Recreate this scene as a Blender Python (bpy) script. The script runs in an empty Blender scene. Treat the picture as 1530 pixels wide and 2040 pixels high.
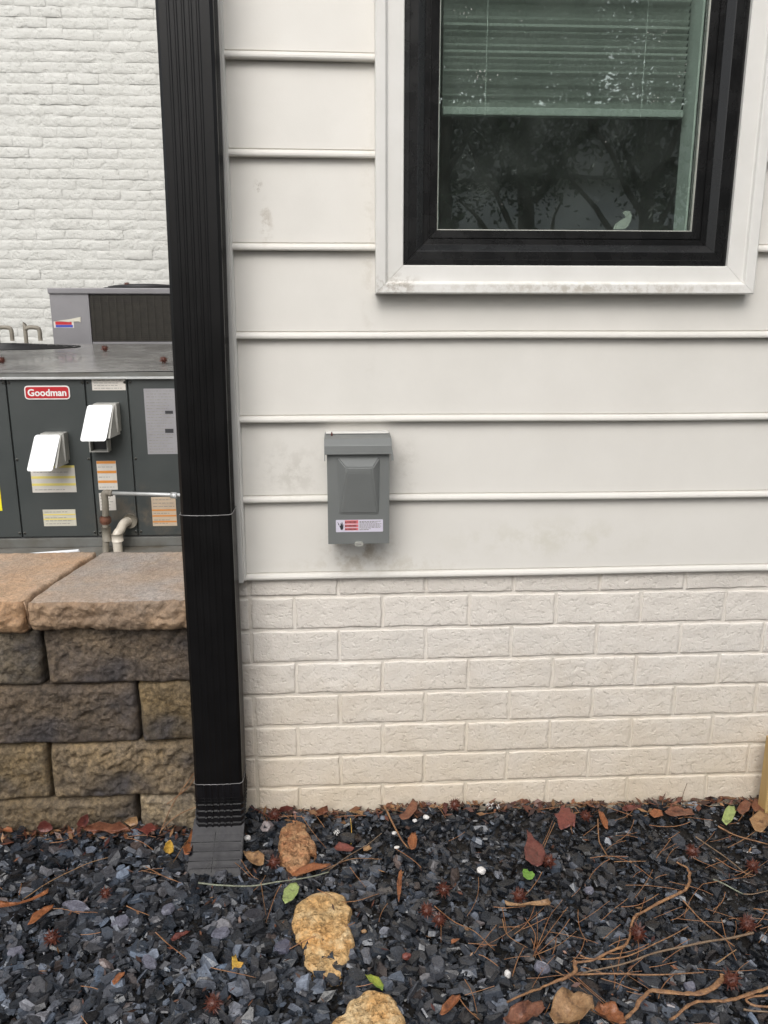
import bpy, bmesh, math, random
import numpy as np
from mathutils import Vector, Matrix

random.seed(7)
rng = np.random.default_rng(7)
PI = math.pi
S = bpy.context.scene
COL = S.collection

# ------------------------------------------------------------------ camera
cd = bpy.data.cameras.new('camera')
cam = bpy.data.objects.new('camera', cd)
COL.objects.link(cam)
cd.sensor_fit = 'HORIZONTAL'
cd.sensor_width = 36.0
cd.lens = 1600.33 / 1530.0 * 36.0
cd.clip_start = 0.05
cd.clip_end = 400.0
pt, yw = 0.236379, 0.0539538
fwd = Vector((math.sin(yw) * math.cos(pt), math.cos(yw) * math.cos(pt), -math.sin(pt)))
rgt = Vector((math.cos(yw), -math.sin(yw), 0))
upv = rgt.cross(fwd)
cam.matrix_world = Matrix.Translation((0.22213, -1.73874, 1.17942)) @ Matrix((rgt, upv, -fwd)).transposed().to_4x4()
S.camera = cam

# ------------------------------------------------------------------ light: overcast, rainy day
w = bpy.data.worlds.new("World")
S.world = w
w.use_nodes = True
wn = w.node_tree
wn.nodes.clear()
sky = wn.nodes.new('ShaderNodeTexSky')
sky.sky_type = 'NISHITA'
sky.sun_disc = False
sky.sun_elevation = math.radians(42)
sky.sun_rotation = math.radians(192)
sky.air_density = 1.0
sky.dust_density = 3.0
sky.ozone_density = 1.0
hs = wn.nodes.new('ShaderNodeHueSaturation')      # cloud cover takes most of the blue out
hs.inputs['Saturation'].default_value = 0.22
bg = wn.nodes.new('ShaderNodeBackground')
bg.inputs[1].default_value = 0.15
wo = wn.nodes.new('ShaderNodeOutputWorld')
wn.links.new(sky.outputs[0], hs.inputs['Color'])
wn.links.new(hs.outputs[0], bg.inputs[0])
wn.links.new(bg.outputs[0], wo.inputs[0])
sd = bpy.data.lights.new('sun', 'SUN')
sd.energy = 1.3
sd.angle = math.radians(50)
sd.color = (1.0, 0.965, 0.91)
sun = bpy.data.objects.new('sun', sd)
COL.objects.link(sun)
sun.rotation_euler = (math.radians(48), 0, math.radians(-12))
sun.location = (0, -3, 6)
S.view_settings.view_transform = 'Standard'
S.view_settings.look = 'None'
S.view_settings.exposure = 0.47
S.view_settings.gamma = 1.0
S.view_settings.use_curve_mapping = False

# ------------------------------------------------------------------ numpy noise
_T = rng.random((64, 64, 64))
def vnoise(p):
    p = np.asarray(p, float)
    i = np.floor(p).astype(int); f = p - i
    f = f * f * (3 - 2 * f)
    i &= 63; j = (i + 1) & 63
    a, b, c = i.T; d, e, g = j.T
    x, y, z = f.T
    L = lambda u, v, t: u + (v - u) * t
    return L(L(L(_T[a, b, c], _T[d, b, c], x), L(_T[a, e, c], _T[d, e, c], x), y),
             L(L(_T[a, b, g], _T[d, b, g], x), L(_T[a, e, g], _T[d, e, g], x), y), z) * 2 - 1
def fbm(p, o=4, g=0.5):
    s = 0; a = 1; t = 0; p = np.asarray(p, float)
    for k in range(o):
        s = s + a * vnoise(p + 13.7 * k); t += a; a *= g; p = p * 2.03
    return s / t
def ridge(p, o=4):
    s = 0; a = 1; t = 0; p = np.asarray(p, float)
    for k in range(o):
        s = s + a * (1 - 2 * np.abs(vnoise(p + 7.1 * k))); t += a; a *= .55; p = p * 2.1
    return s / t

# ------------------------------------------------------------------ materials
def mat(name, c1, c2=None, scale=20, rough=0.6, rough2=None, bump=0.0, bscale=200, bdist=0.002, spec=0.5,
        metal=0.0, stretch=(1, 1, 1), coords='Object', detail=6, coat=0.0, blobs=(), bump2=None, c3=None, s3=3, grad=None, attr=None, w3=(0.5, 0.65), speck=None):
    m = bpy.data.materials.new(name)
    m.use_nodes = True
    nt = m.node_tree; N = nt.nodes; Lk = nt.links
    b = N['Principled BSDF']
    b.inputs['Specular IOR Level'].default_value = spec
    b.inputs['Metallic'].default_value = metal
    b.inputs['Roughness'].default_value = rough
    b.inputs['Coat Weight'].default_value = coat
    b.inputs['Coat Roughness'].default_value = 0.12
    tc = N.new('ShaderNodeTexCoord')
    mp = N.new('ShaderNodeMapping'); mp.inputs['Scale'].default_value = stretch
    if coords == 'World':
        gp_ = N.new('ShaderNodeNewGeometry'); Lk.new(gp_.outputs['Position'], mp.inputs[0])
    else:
        Lk.new(tc.outputs[coords], mp.inputs[0])
    vec = mp.outputs[0]
    c4 = lambda c: (c[0], c[1], c[2], 1)
    def noise(sc, det=detail, rg=0.6):
        n = N.new('ShaderNodeTexNoise'); n.inputs['Scale'].default_value = sc
        n.inputs['Detail'].default_value = det; n.inputs['Roughness'].default_value = rg
        Lk.new(vec, n.inputs['Vector']); return n.outputs['Fac']
    def ramp(fac, a, bb, lo=0.35, hi=0.65):
        r = N.new('ShaderNodeMapRange'); r.inputs[1].default_value = lo; r.inputs[2].default_value = hi
        r.inputs[3].default_value = a; r.inputs[4].default_value = bb; Lk.new(fac, r.inputs[0]); return r.outputs[0]
    def mix(fac, a, bb, mode='MIX'):
        x = N.new('ShaderNodeMix'); x.data_type = 'RGBA'; x.blend_type = mode
        for s, v in ((x.inputs[0], fac), (x.inputs[6], a), (x.inputs[7], bb)):
            if hasattr(v, 'is_linked'): Lk.new(v, s)
            else: s.default_value = v
        return x.outputs[2]
    col = None
    if c2 is not None:
        col = mix(ramp(noise(scale), 0, 1), c4(c1), c4(c2))
    else:
        b.inputs['Base Color'].default_value = c4(c1)
    if attr:
        at = N.new('ShaderNodeAttribute'); at.attribute_name = attr
        col = mix(1.0, at.outputs['Color'], col if col is not None else c4(c1), 'MULTIPLY')
    if c3 is not None:
        col = mix(ramp(noise(s3), 0, 1, *w3), col, c4(c3))
    if speck:     # coarse grain of the stone itself: (scale, dark, light)
        n = ramp(noise(speck[0], 5, .75), speck[1], speck[2], .36, .64)
        cb = N.new('ShaderNodeCombineColor')
        for k in range(3): Lk.new(n, cb.inputs[k])
        col = mix(1.0, col if col is not None else c4(c1), cb.outputs[0], 'MULTIPLY')
    if grad:      # uneven tint growing stronger towards the ground: (z_full, z_none, colour, strength)
        g = N.new('ShaderNodeNewGeometry'); sx = N.new('ShaderNodeSeparateXYZ'); Lk.new(g.outputs['Position'], sx.inputs[0])
        ad = N.new('ShaderNodeMath'); ad.operation = 'MULTIPLY_ADD'; Lk.new(noise(9, 5), ad.inputs[0]); ad.inputs[1].default_value = -0.35
        Lk.new(sx.outputs['Z'], ad.inputs[2])
        col = mix(ramp(ad.outputs[0], grad[3], 0.0, grad[0] - .17, grad[1] - .17), col, c4(grad[2]))
    for (cx, cy, cz, rx, ry, rz, c, st, nsc) in blobs:    # stains and colour patches of their own shape, placed on the thing
        g = N.new('ShaderNodeNewGeometry')
        mm = N.new('ShaderNodeMapping'); mm.vector_type = 'TEXTURE'
        mm.inputs['Location'].default_value = (cx, cy, cz); mm.inputs['Scale'].default_value = (rx, ry, rz)
        Lk.new(g.outputs['Position'], mm.inputs[0])
        ln = N.new('ShaderNodeVectorMath'); ln.operation = 'LENGTH'; Lk.new(mm.outputs[0], ln.inputs[0])
        fall = ramp(ln.outputs['Value'], 1.0, 0.0, 0.15, 1.0)
        nz = ramp(noise(nsc, 8, .7), 0, 1, 0.46, 0.60)
        mu = N.new('ShaderNodeMath'); mu.operation = 'MULTIPLY'; Lk.new(fall, mu.inputs[0]); Lk.new(nz, mu.inputs[1])
        m2 = N.new('ShaderNodeMath'); m2.operation = 'MULTIPLY'; Lk.new(mu.outputs[0], m2.inputs[0]); m2.inputs[1].default_value = st
        col = mix(m2.outputs[0], col if col is not None else c4(c1), c4(c))
    if col is not None: Lk.new(col, b.inputs['Base Color'])
    if rough2 is not None:
        Lk.new(ramp(noise(scale * 1.7 + 3), rough, rough2), b.inputs['Roughness'])
    if bump:
        bn = N.new('ShaderNodeBump'); bn.inputs['Strength'].default_value = bump; bn.inputs['Distance'].default_value = bdist
        Lk.new(noise(bscale, 8), bn.inputs['Height'])
        if bump2:
            b2 = N.new('ShaderNodeBump'); b2.inputs['Strength'].default_value = bump2[0]; b2.inputs['Distance'].default_value = bump2[2]
            Lk.new(ramp(noise(bump2[1], 4), 0, 1, bump2[3], bump2[4]), b2.inputs['Height'])
            Lk.new(bn.outputs[0], b2.inputs['Normal']); Lk.new(b2.outputs[0], b.inputs['Normal'])
        else:
            Lk.new(bn.outputs[0], b.inputs['Normal'])
    return m

GRIME = (0.30, 0.27, 0.22)
M = {}
M['siding'] = mat('siding_paint', (0.71, 0.685, 0.64), (0.68, 0.655, 0.61), 6, 0.42, 0.6, 0.25, 420, 0.0006, detail=8,
    c3=(0.62, 0.60, 0.555), s3=2.3, w3=(0.52, 0.85),
    blobs=[(0.115, 0, 0.85, 0.11, 0.3, 0.09, GRIME, 0.26, 34), (0.26, 0, 0.68, 0.10, 0.3, 0.07, (0.34, 0.27, 0.19), 0.8, 24),  # second patch darkens the boards just below the box
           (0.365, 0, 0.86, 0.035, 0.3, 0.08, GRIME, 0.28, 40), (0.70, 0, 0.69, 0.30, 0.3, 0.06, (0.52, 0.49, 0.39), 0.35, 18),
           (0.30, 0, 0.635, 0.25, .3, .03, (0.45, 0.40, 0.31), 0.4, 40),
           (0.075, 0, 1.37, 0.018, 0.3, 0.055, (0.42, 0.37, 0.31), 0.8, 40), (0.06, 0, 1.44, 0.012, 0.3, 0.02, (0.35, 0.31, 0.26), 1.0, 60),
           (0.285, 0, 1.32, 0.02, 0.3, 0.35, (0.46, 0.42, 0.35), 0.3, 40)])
M['trim'] = mat('trim_paint', (0.72, 0.705, 0.675), (0.67, 0.655, 0.62), 8, 0.38, 0.55, 0.2, 500, 0.0005,
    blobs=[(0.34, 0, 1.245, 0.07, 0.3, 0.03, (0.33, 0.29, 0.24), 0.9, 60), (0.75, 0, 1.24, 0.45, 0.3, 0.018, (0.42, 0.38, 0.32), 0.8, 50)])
M['brick'] = mat('painted_brick', (0.755, 0.705, 0.645), (0.71, 0.66, 0.60), 9, 0.28, 0.46, 0.55, 150, 0.003, detail=9, coords='World',
    grad=(-0.05, 0.42, (0.64, 0.52, 0.36), 0.65), bump2=(0.36, 75, 0.0045, 0.27, 0.46), c3=(0.66, 0.62, 0.57), s3=6, w3=(.5, .8))
M['mortar'] = mat('painted_mortar', (0.74, 0.695, 0.635), (0.69, 0.64, 0.575), 20, 0.5, None, 0.6, 160, 0.003, coords='World',
    grad=(-0.05, 0.42, (0.60, 0.51, 0.37), 0.7))
M['nbrick'] = mat('old_painted_brick', (0.53, 0.53, 0.505), (0.49, 0.49, 0.465), 5, 0.5, 0.7, 0.6, 45, 0.008, detail=8, bump2=(0.45, 24, 0.008, 0.3, 0.5), coords='World')
M['black_metal'] = mat('black_painted_aluminium', (0.0035, 0.0033, 0.0035), (0.006, 0.0057, 0.006), 9, 0.28, 0.36, spec=0.24)
M['black_frame'] = mat('black_window_frame', (0.0065, 0.0065, 0.0068), (0.010, 0.0098, 0.010), 10, 0.22, 0.32, spec=0.42)
M['elbow'] = mat('black_elbow_wet', (0.004, 0.0038, 0.0045), (0.008, 0.0075, 0.009), 12, 0.26, 0.4, 0.2, 60, 0.001, spec=0.3)
M['outlet'] = mat('wet_outlet', (0.004, 0.0036, 0.006), (0.008, 0.007, 0.012), 40, 0.16, 0.3, 0.15, 90, 0.001, spec=0.2)
M['seam'] = mat('seam_light', (0.20, 0.195, 0.19), (0.34, 0.33, 0.33), 30, 0.3)
M['unit'] = mat('unit_dark_grey', (0.040, 0.047, 0.047), (0.050, 0.056, 0.055), 2.5, 0.38, 0.5, 0.1, 60, 0.001,
    blobs=[(-0.74, 1.98, 0.25, 0.28, 0.6, 0.2, (0.12, 0.10, 0.075), 0.9, 9)])
M['lid'] = mat('unit_wet_lid', (0.20, 0.195, 0.19), (0.26, 0.255, 0.245), 3, 0.10, 0.25, 0.35, 7, 0.01, c3=(0.16, 0.15, 0.14), s3=5, w3=(.55, .7))
M['rail'] = mat('unit_base_rail', (0.15, 0.155, 0.15), (0.10, 0.095, 0.08), 6, 0.4, 0.6, 0.2, 60, 0.001)
M['grey_panel'] = mat('grey_unit_panel', (0.205, 0.20, 0.21), (0.175, 0.17, 0.18), 4, 0.4, 0.5)
M['coil'] = mat('coil_fins', (0.020, 0.017, 0.012), (0.035, 0.030, 0.022), 30, 0.6)
M['black'] = mat('black_plastic', (0.02, 0.02, 0.022), None, rough=0.45)
M['red'] = mat('badge_red', (0.46, 0.018, 0.025), (0.40, 0.016, 0.022), 30, 0.35)
M['white_print'] = mat('white_print', (0.76, 0.75, 0.73), (0.70, 0.69, 0.68), 20, 0.4)
M['white_plastic'] = mat('white_cover_plastic', (0.82, 0.84, 0.86), (0.78, 0.80, 0.82), 8, 0.25, 0.35)
M['grey_box'] = mat('grey_box_metal', (0.38, 0.375, 0.35), (0.30, 0.30, 0.28), 12, 0.5)
M['label_cream'] = mat('label_cream', (0.56, 0.53, 0.44), (0.48, 0.46, 0.40), 18, 0.5)
M['label_white'] = mat('label_white', (0.60, 0.57, 0.52), (0.54, 0.51, 0.47), 18, 0.5)
M['label_peach'] = mat('label_peach', (0.56, 0.44, 0.32), (0.50, 0.40, 0.30), 18, 0.5)
M['label_silver'] = mat('label_silver', (0.30, 0.295, 0.31), (0.26, 0.255, 0.27), 10, 0.4)
M['print_orange'] = mat('print_orange', (0.62, 0.25, 0.05), None, rough=0.5)
M['print_yellow'] = mat('print_yellow', (0.66, 0.56, 0.16), None, rough=0.5)
M['bright_yellow'] = mat('bright_yellow_label', (0.80, 0.72, 0.02), None, rough=0.4)
M['print_grey'] = mat('print_grey', (0.20, 0.19, 0.18), (0.30, 0.29, 0.27), 60, 0.5)
M['print_dark'] = mat('print_dark', (0.03, 0.03, 0.035), None, rough=0.5)
M['print_blue'] = mat('print_blue', (0.05, 0.07, 0.35), None, rough=0.5)
M['label_pink'] = mat('print_pinkish_red', (0.72, 0.20, 0.20), (0.66, 0.16, 0.17), 40, 0.45)
M['label_lilac'] = mat('label_lilac_white', (0.66, 0.62, 0.72), (0.60, 0.57, 0.66), 30, 0.4)
M['galv'] = mat('galvanised_steel', (0.55, 0.56, 0.56), (0.45, 0.46, 0.46), 14, 0.35, 0.5, metal=0.4)
M['old_pipe'] = mat('weathered_pipe', (0.24, 0.22, 0.18), (0.17, 0.15, 0.12), 20, 0.6, None, 0.4, 90, 0.002)
M['rust'] = mat('rusty_union', (0.15, 0.055, 0.03), (0.09, 0.04, 0.025), 40, 0.7)
M['pvc'] = mat('pvc_white', (0.62, 0.57, 0.50), (0.55, 0.50, 0.42), 10, 0.35)
M['concrete'] = mat('wet_concrete', (0.20, 0.195, 0.18), (0.14, 0.135, 0.12), 5, 0.5, 0.7, 0.5, 60, 0.003, c3=(0.10, 0.085, 0.06), s3=3)
M['box'] = mat('grey_enclosure_paint', (0.175, 0.182, 0.178), (0.160, 0.167, 0.163), 9, 0.34, 0.45, 0.1, 200, 0.0004)
M['latch'] = mat('zinc_latch', (0.50, 0.50, 0.46), (0.38, 0.38, 0.34), 60, 0.4, metal=0.3)
M['stone_top'] = mat('cap_stone', (0.45, 0.32, 0.225), (0.40, 0.325, 0.27), 7, 0.42, 0.65, 0.9, 150, 0.003, detail=8, c3=(0.42, 0.28, 0.17), s3=4, w3=(.5, .7), bump2=(0.6, 260, 0.002, .4, .6), attr='tint', speck=(120, .72, 1.3))
M['stone'] = mat('split_face_block', (0.215, 0.165, 0.100), (0.105, 0.090, 0.075), 9, 0.45, 0.7, 1.0, 170, 0.005, detail=9, c3=(0.065, 0.057, 0.058), s3=6, w3=(.5, .66), bump2=(0.9, 320, 0.002, .42, .62), attr='tint', speck=(95, .5, 1.55))
M['slate'] = mat('wet_slate_chip', (1, 1, 1), (0.6, 0.6, 0.62), 70, 0.12, 0.40, 0.4, 160, 0.002, attr='tint', spec=0.55, speck=(260, .75, 1.25))
M['soil'] = mat('wet_dark_soil', (0.012, 0.011, 0.010), (0.022, 0.018, 0.015), 30, 0.5, 0.8, 0.8, 90, 0.006)
M['yard'] = mat('yard_ground', (0.05, 0.045, 0.03), (0.03, 0.035, 0.015), 2, 0.8, None, 0.8, 20, 0.03)
M['lime'] = mat('tan_limestone', (0.62, 0.34, 0.12), (0.56, 0.37, 0.17), 18, 0.5, 0.75, 1.0, 110, 0.005, detail=8, c3=(0.64, 0.47, 0.26), s3=30, w3=(.5, .66), bump2=(1.0, 60, 0.008, .25, .5), speck=(170, .7, 1.3))
M['lime2'] = mat('rusty_limestone', (0.38, 0.15, 0.06), (0.40, 0.25, 0.13), 22, 0.5, 0.75, 1.0, 110, 0.005, detail=8, c3=(0.28, 0.12, 0.05), s3=25, w3=(.5, .66), bump2=(1.0, 60, 0.008, .25, .5), speck=(170, .7, 1.3))
M['gumball'] = mat('seed_ball_brown', (0.055, 0.014, 0.010), (0.12, 0.034, 0.018), 120, 0.45)
def leafm(n, a, b, r=0.3, sc=60): return mat(n, a, b, sc, r, r + .25, 0.7, 220, 0.0015, c3=(a[0] * .35, a[1] * .32, a[2] * .35), s3=45, w3=(.54, .68), speck=(300, .7, 1.25))
M['lf_brown'] = leafm('leaf_brown', (0.15, 0.055, 0.032), (0.23, 0.10, 0.055))
M['lf_dark'] = leafm('leaf_dark_red', (0.10, 0.025, 0.020), (0.17, 0.055, 0.042))
M['lf_red'] = leafm('leaf_brick_red', (0.19, 0.055, 0.04), (0.14, 0.038, 0.03))
M['lf_orange'] = leafm('leaf_orange', (0.30, 0.115, 0.045), (0.22, 0.075, 0.03))
M['lf_tan'] = leafm('leaf_tan', (0.36, 0.22, 0.11), (0.26, 0.14, 0.065))
M['lf_yellow'] = leafm('leaf_yellow', (0.58, 0.38, 0.06), (0.50, 0.27, 0.06))
M['lf_green'] = leafm('leaf_pale_green', (0.33, 0.40, 0.15), (0.29, 0.36, 0.12))
M['lf_bgreen'] = leafm('leaf_bright_green', (0.13, 0.27, 0.04), (0.17, 0.31, 0.06))
M['lf_ygreen'] = leafm('leaf_yellow_green', (0.36, 0.36, 0.05), (0.12, 0.22, 0.03), sc=30)
M['needle'] = mat('pine_needle', (0.24, 0.10, 0.045), (0.32, 0.16, 0.07), 40, 0.4)
M['twig'] = mat('twig_bark', (0.16, 0.10, 0.06), (0.24, 0.17, 0.11), 60, 0.5, None, 0.6, 150, 0.002)
M['vine'] = mat('dry_vine', (0.36, 0.19, 0.085), (0.19, 0.095, 0.05), 70, 0.45, None, 0.9, 120, 0.003, speck=(150, .6, 1.3))
M['lichen'] = mat('lichen_twig', (0.27, 0.30, 0.22), (0.12, 0.11, 0.08), 70, 0.6)
M['white_bit'] = mat('white_pebble', (0.72, 0.70, 0.68), (0.60, 0.58, 0.56), 60, 0.4)
M['stake'] = mat('stake_wood', (0.52, 0.36, 0.15), (0.44, 0.29, 0.12), 10, 0.55, None, 0.4, 60, 0.002, stretch=(8, 8, 0.6))
M['bark'] = mat('tree_bark', (0.07, 0.055, 0.042), (0.045, 0.038, 0.03), 12, 0.9, None, 0.6, 20, 0.02)
M['crown'] = mat('evergreen_leaves', (0.030, 0.048, 0.020), (0.045, 0.065, 0.028), 1.5, 0.5)
M['room'] = mat('room_wall', (0.42, 0.46, 0.43), (0.40, 0.44, 0.41), 2, 0.7)
M['jamb'] = mat('interior_jamb', (0.60, 0.63, 0.60), (0.56, 0.59, 0.56), 5, 0.5)
M['floor'] = mat('room_floor', (0.12, 0.09, 0.06), (0.09, 0.07, 0.05), 4, 0.5)
M['rail_grey'] = mat('blind_rail', (0.36, 0.38, 0.36), (0.32, 0.34, 0.32), 10, 0.5)
M['slat'] = mat('blind_slat', (0.80, 0.81, 0.79), (0.74, 0.75, 0.73), 12, 0.45)
M['spacer'] = mat('glazing_bead', (0.42, 0.42, 0.37), (0.34, 0.34, 0.30), 20, 0.4)
M['house_white'] = mat('far_house_white', (0.74, 0.74, 0.76), (0.68, 0.68, 0.70), 1, 0.7)
M['roof'] = mat('far_roof', (0.08, 0.08, 0.08), (0.06, 0.06, 0.06), 3, 0.8)

def glass_mat():
    m = bpy.data.materials.new('tinted_window_glass'); m.use_nodes = True
    nt = m.node_tree; N = nt.nodes; N.clear(); Lk = nt.links
    out = N.new('ShaderNodeOutputMaterial'); mx = N.new('ShaderNodeMixShader')
    tr = N.new('ShaderNodeBsdfTransparent'); tr.inputs[0].default_value = (0.90, 0.955, 0.925, 1)
    gl = N.new('ShaderNodeBsdfGlossy'); gl.inputs['Roughness'].default_value = 0.010; gl.inputs[0].default_value = (0.95, 1, 0.98, 1)
    ge = N.new('ShaderNodeNewGeometry'); dt = N.new('ShaderNodeVectorMath'); dt.operation = 'DOT_PRODUCT'
    Lk.new(ge.outputs['Incoming'], dt.inputs[0]); Lk.new(ge.outputs['True Normal'], dt.inputs[1])
    ab = N.new('ShaderNodeMath'); ab.operation = 'ABSOLUTE'; Lk.new(dt.outputs['Value'], ab.inputs[0])
    iv = N.new('ShaderNodeMath'); iv.operation = 'SUBTRACT'; iv.inputs[0].default_value = 1.0; Lk.new(ab.outputs[0], iv.inputs[1])
    pw = N.new('ShaderNodeMath'); pw.operation = 'POWER'; Lk.new(iv.outputs[0], pw.inputs[0]); pw.inputs[1].default_value = 5.0
    fr = N.new('ShaderNodeMath'); fr.operation = 'MULTIPLY_ADD'; Lk.new(pw.outputs[0], fr.inputs[0]); fr.inputs[1].default_value = 0.92; fr.inputs[2].default_value = 0.125
    tc = N.new('ShaderNodeTexCoord'); n = N.new('ShaderNodeTexNoise'); n.inputs['Scale'].default_value = 3.0; n.inputs['Detail'].default_value = 2
    b = N.new('ShaderNodeBump'); b.inputs['Strength'].default_value = 0.12; b.inputs['Distance'].default_value = 0.01
    Lk.new(tc.outputs['Object'], n.inputs['Vector']); Lk.new(n.outputs['Fac'], b.inputs['Height']); Lk.new(b.outputs[0], gl.inputs['Normal'])
    Lk.new(fr.outputs[0], mx.inputs[0]); Lk.new(tr.outputs[0], mx.inputs[1]); Lk.new(gl.outputs[0], mx.inputs[2])
    df = N.new('ShaderNodeBsdfDiffuse'); df.inputs[0].default_value = (0.55, 0.60, 0.56, 1)     # haze painted in to lighten the pane, patchy like dust
    nd = N.new('ShaderNodeTexNoise'); nd.inputs['Scale'].default_value = 14; nd.inputs['Detail'].default_value = 8; Lk.new(tc.outputs['Object'], nd.inputs['Vector'])
    mr = N.new('ShaderNodeMapRange'); mr.inputs[1].default_value = .35; mr.inputs[2].default_value = .7; mr.inputs[3].default_value = 0.010; mr.inputs[4].default_value = 0.030; Lk.new(nd.outputs['Fac'], mr.inputs[0])
    m2 = N.new('ShaderNodeMixShader'); Lk.new(mr.outputs[0], m2.inputs[0]); Lk.new(mx.outputs[0], m2.inputs[1]); Lk.new(df.outputs[0], m2.inputs[2]); Lk.new(m2.outputs[0], out.inputs[0])
    return m
M['glass'] = glass_mat()

# ------------------------------------------------------------------ helpers
def empty(name, label=None, cat=None, loc=(0, 0, 0), group=None, kind=None):
    o = bpy.data.objects.new(name, None); COL.objects.link(o); o.location = loc
    o.empty_display_size = 0.1
    tag(o, label, cat, group, kind); return o
def tag(o, label=None, cat=None, group=None, kind=None):
    if label: o['label'] = label
    if cat: o['category'] = cat
    if group: o['group'] = group
    if kind: o['kind'] = kind
    return o
def bake(o, parent):
    o.parent = parent
    if parent is not None:       # geometry is written in world metres; keep it there
        base = Vector((0, 0, 0)); p = parent
        while p is not None:
            base += p.location; p = p.parent
        o.location = -base
def obj(name, mesh, m=None, parent=None, smooth=False):
    if m is not None:
        mesh.materials.clear(); mesh.materials.append(m)
    o = bpy.data.objects.new(name, mesh); COL.objects.link(o)
    bake(o, parent)
    mesh.polygons.foreach_set('use_smooth', [bool(smooth)] * len(mesh.polygons))
    return o
def pydata(V, F, name='mesh'):
    me = bpy.data.meshes.new(name); me.from_pydata([tuple(v) for v in V], [], F); me.update(); return me
def quads(verts, quad, name='mesh'):
    """fast path: numpy verts, numpy (n,k) faces of one size"""
    me = bpy.data.meshes.new(name)
    verts = np.asarray(verts, np.float32); quad = np.asarray(quad, np.int32)
    me.vertices.add(len(verts)); me.vertices.foreach_set('co', verts.ravel())
    n, k = quad.shape
    me.loops.add(n * k); me.loops.foreach_set('vertex_index', quad.ravel())
    me.polygons.add(n); me.polygons.foreach_set('loop_start', np.arange(0, n * k, k, dtype=np.int32))
    me.update(calc_edges=True); me.validate(); return me
def tint(me, cols):
    a = me.color_attributes.new('tint', 'FLOAT_COLOR', 'POINT')
    c = np.ones((len(me.vertices), 4), np.float32); c[:, :3] = cols; a.data.foreach_set('color', c.ravel())
def box_bm(bm, x0, x1, y0, y1, z0, z1):
    v = [bm.verts.new((x, y, z)) for z in (z0, z1) for y in (y0, y1) for x in (x0, x1)]
    for f in ((0, 2, 3, 1), (4, 5, 7, 6), (0, 1, 5, 4), (2, 6, 7, 3), (0, 4, 6, 2), (1, 3, 7, 5)):
        bm.faces.new([v[i] for i in f])
    return v
def bm_mesh(bm, bevel=0, seg=2):
    if bevel:
        bmesh.ops.bevel(bm, geom=list(bm.edges), offset=bevel, segments=seg, profile=0.6, affect='EDGES')
    bmesh.ops.recalc_face_normals(bm, faces=bm.faces)
    me = bpy.data.meshes.new('mesh'); bm.to_mesh(me); bm.free(); return me
def box(name, x0, x1, y0, y1, z0, z1, m, parent=None, bevel=0, seg=2):
    bm = bmesh.new(); box_bm(bm, x0, x1, y0, y1, z0, z1)
    return obj(name, bm_mesh(bm, bevel, seg), m, parent)
def boxes(name, L, m, parent=None, bevel=0):
    bm = bmesh.new()
    for b in L: box_bm(bm, *b)
    return obj(name, bm_mesh(bm, bevel), m, parent)
def tube_data(pts, r, n=8, caps=True, radii=None, squash=1.0):
    pts = [Vector(p) for p in pts]; V = []; F = []
    up = Vector((0.13, 0.21, 1)).normalized(); prev = None
    for i, p in enumerate(pts):
        a = pts[max(i - 1, 0)]; b = pts[min(i + 1, len(pts) - 1)]
        t = (b - a).normalized()
        s = t.cross(up) if prev is None else prev - t * prev.dot(t)
        if s.length < 1e-5: s = t.cross(Vector((1, 0, 0)))
        s.normalize(); prev = s; u = s.cross(t)
        rr = radii[i] if radii is not None else r
        for k in range(n):
            an = 2 * PI * k / n
            V.append(p + s * (math.cos(an) * rr) + u * (math.sin(an) * rr * squash))
    for i in range(len(pts) - 1):
        for k in range(n):
            F.append((i * n + k, i * n + (k + 1) % n, (i + 1) * n + (k + 1) % n, (i + 1) * n + k))
    if caps:
        F.append(tuple(range(n))); F.append(tuple((len(pts) - 1) * n + k for k in reversed(range(n))))
    return V, F
def tube(name, pts, r, m, parent=None, n=10, radii=None, squash=1.0):
    V, F = tube_data(pts, r, n, radii=radii, squash=squash)
    return obj(name, pydata(V, F), m, parent, smooth=True)
def spline(pts, n=6):
    """Catmull-Rom through the points"""
    P = [np.array(p, float) for p in pts]; P = [2 * P[0] - P[1]] + P + [2 * P[-1] - P[-2]]; out = []
    for i in range(1, len(P) - 2):
        for k in range(n):
            t = k / n; a, b, c, d = P[i - 1], P[i], P[i + 1], P[i + 2]
            out.append(0.5 * (2 * b + (c - a) * t + (2 * a - 5 * b + 4 * c - d) * t * t + (3 * b - a - 3 * c + d) * t ** 3))
    out.append(P[-2]); return np.array(out)
def text_mesh(s, size, extrude=0.0005, bold=0.0):
    cu = bpy.data.curves.new('t', 'FONT'); cu.body = s; cu.size = size; cu.extrude = extrude; cu.offset = bold
    cu.align_x = 'CENTER'; cu.align_y = 'CENTER'; cu.resolution_u = 3
    o = bpy.data.objects.new('t', cu); COL.objects.link(o)
    bpy.context.view_layer.update()
    me = bpy.data.meshes.new_from_object(o.evaluated_get(bpy.context.evaluated_depsgraph_get()))
    bpy.data.objects.remove(o); bpy.data.curves.remove(cu); return me
def rrect(w, h, r, n=5):
    P = []
    for cx, cy, a0 in ((w / 2 - r, h / 2 - r, 0), (-w / 2 + r, h / 2 - r, 90), (-w / 2 + r, -h / 2 + r, 180), (w / 2 - r, -h / 2 + r, 270)):
        for k in range(n):
            a = math.radians(a0 + 90 * k / (n - 1)); P.append((cx + r * math.cos(a), cy + r * math.sin(a)))
    return P
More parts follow.
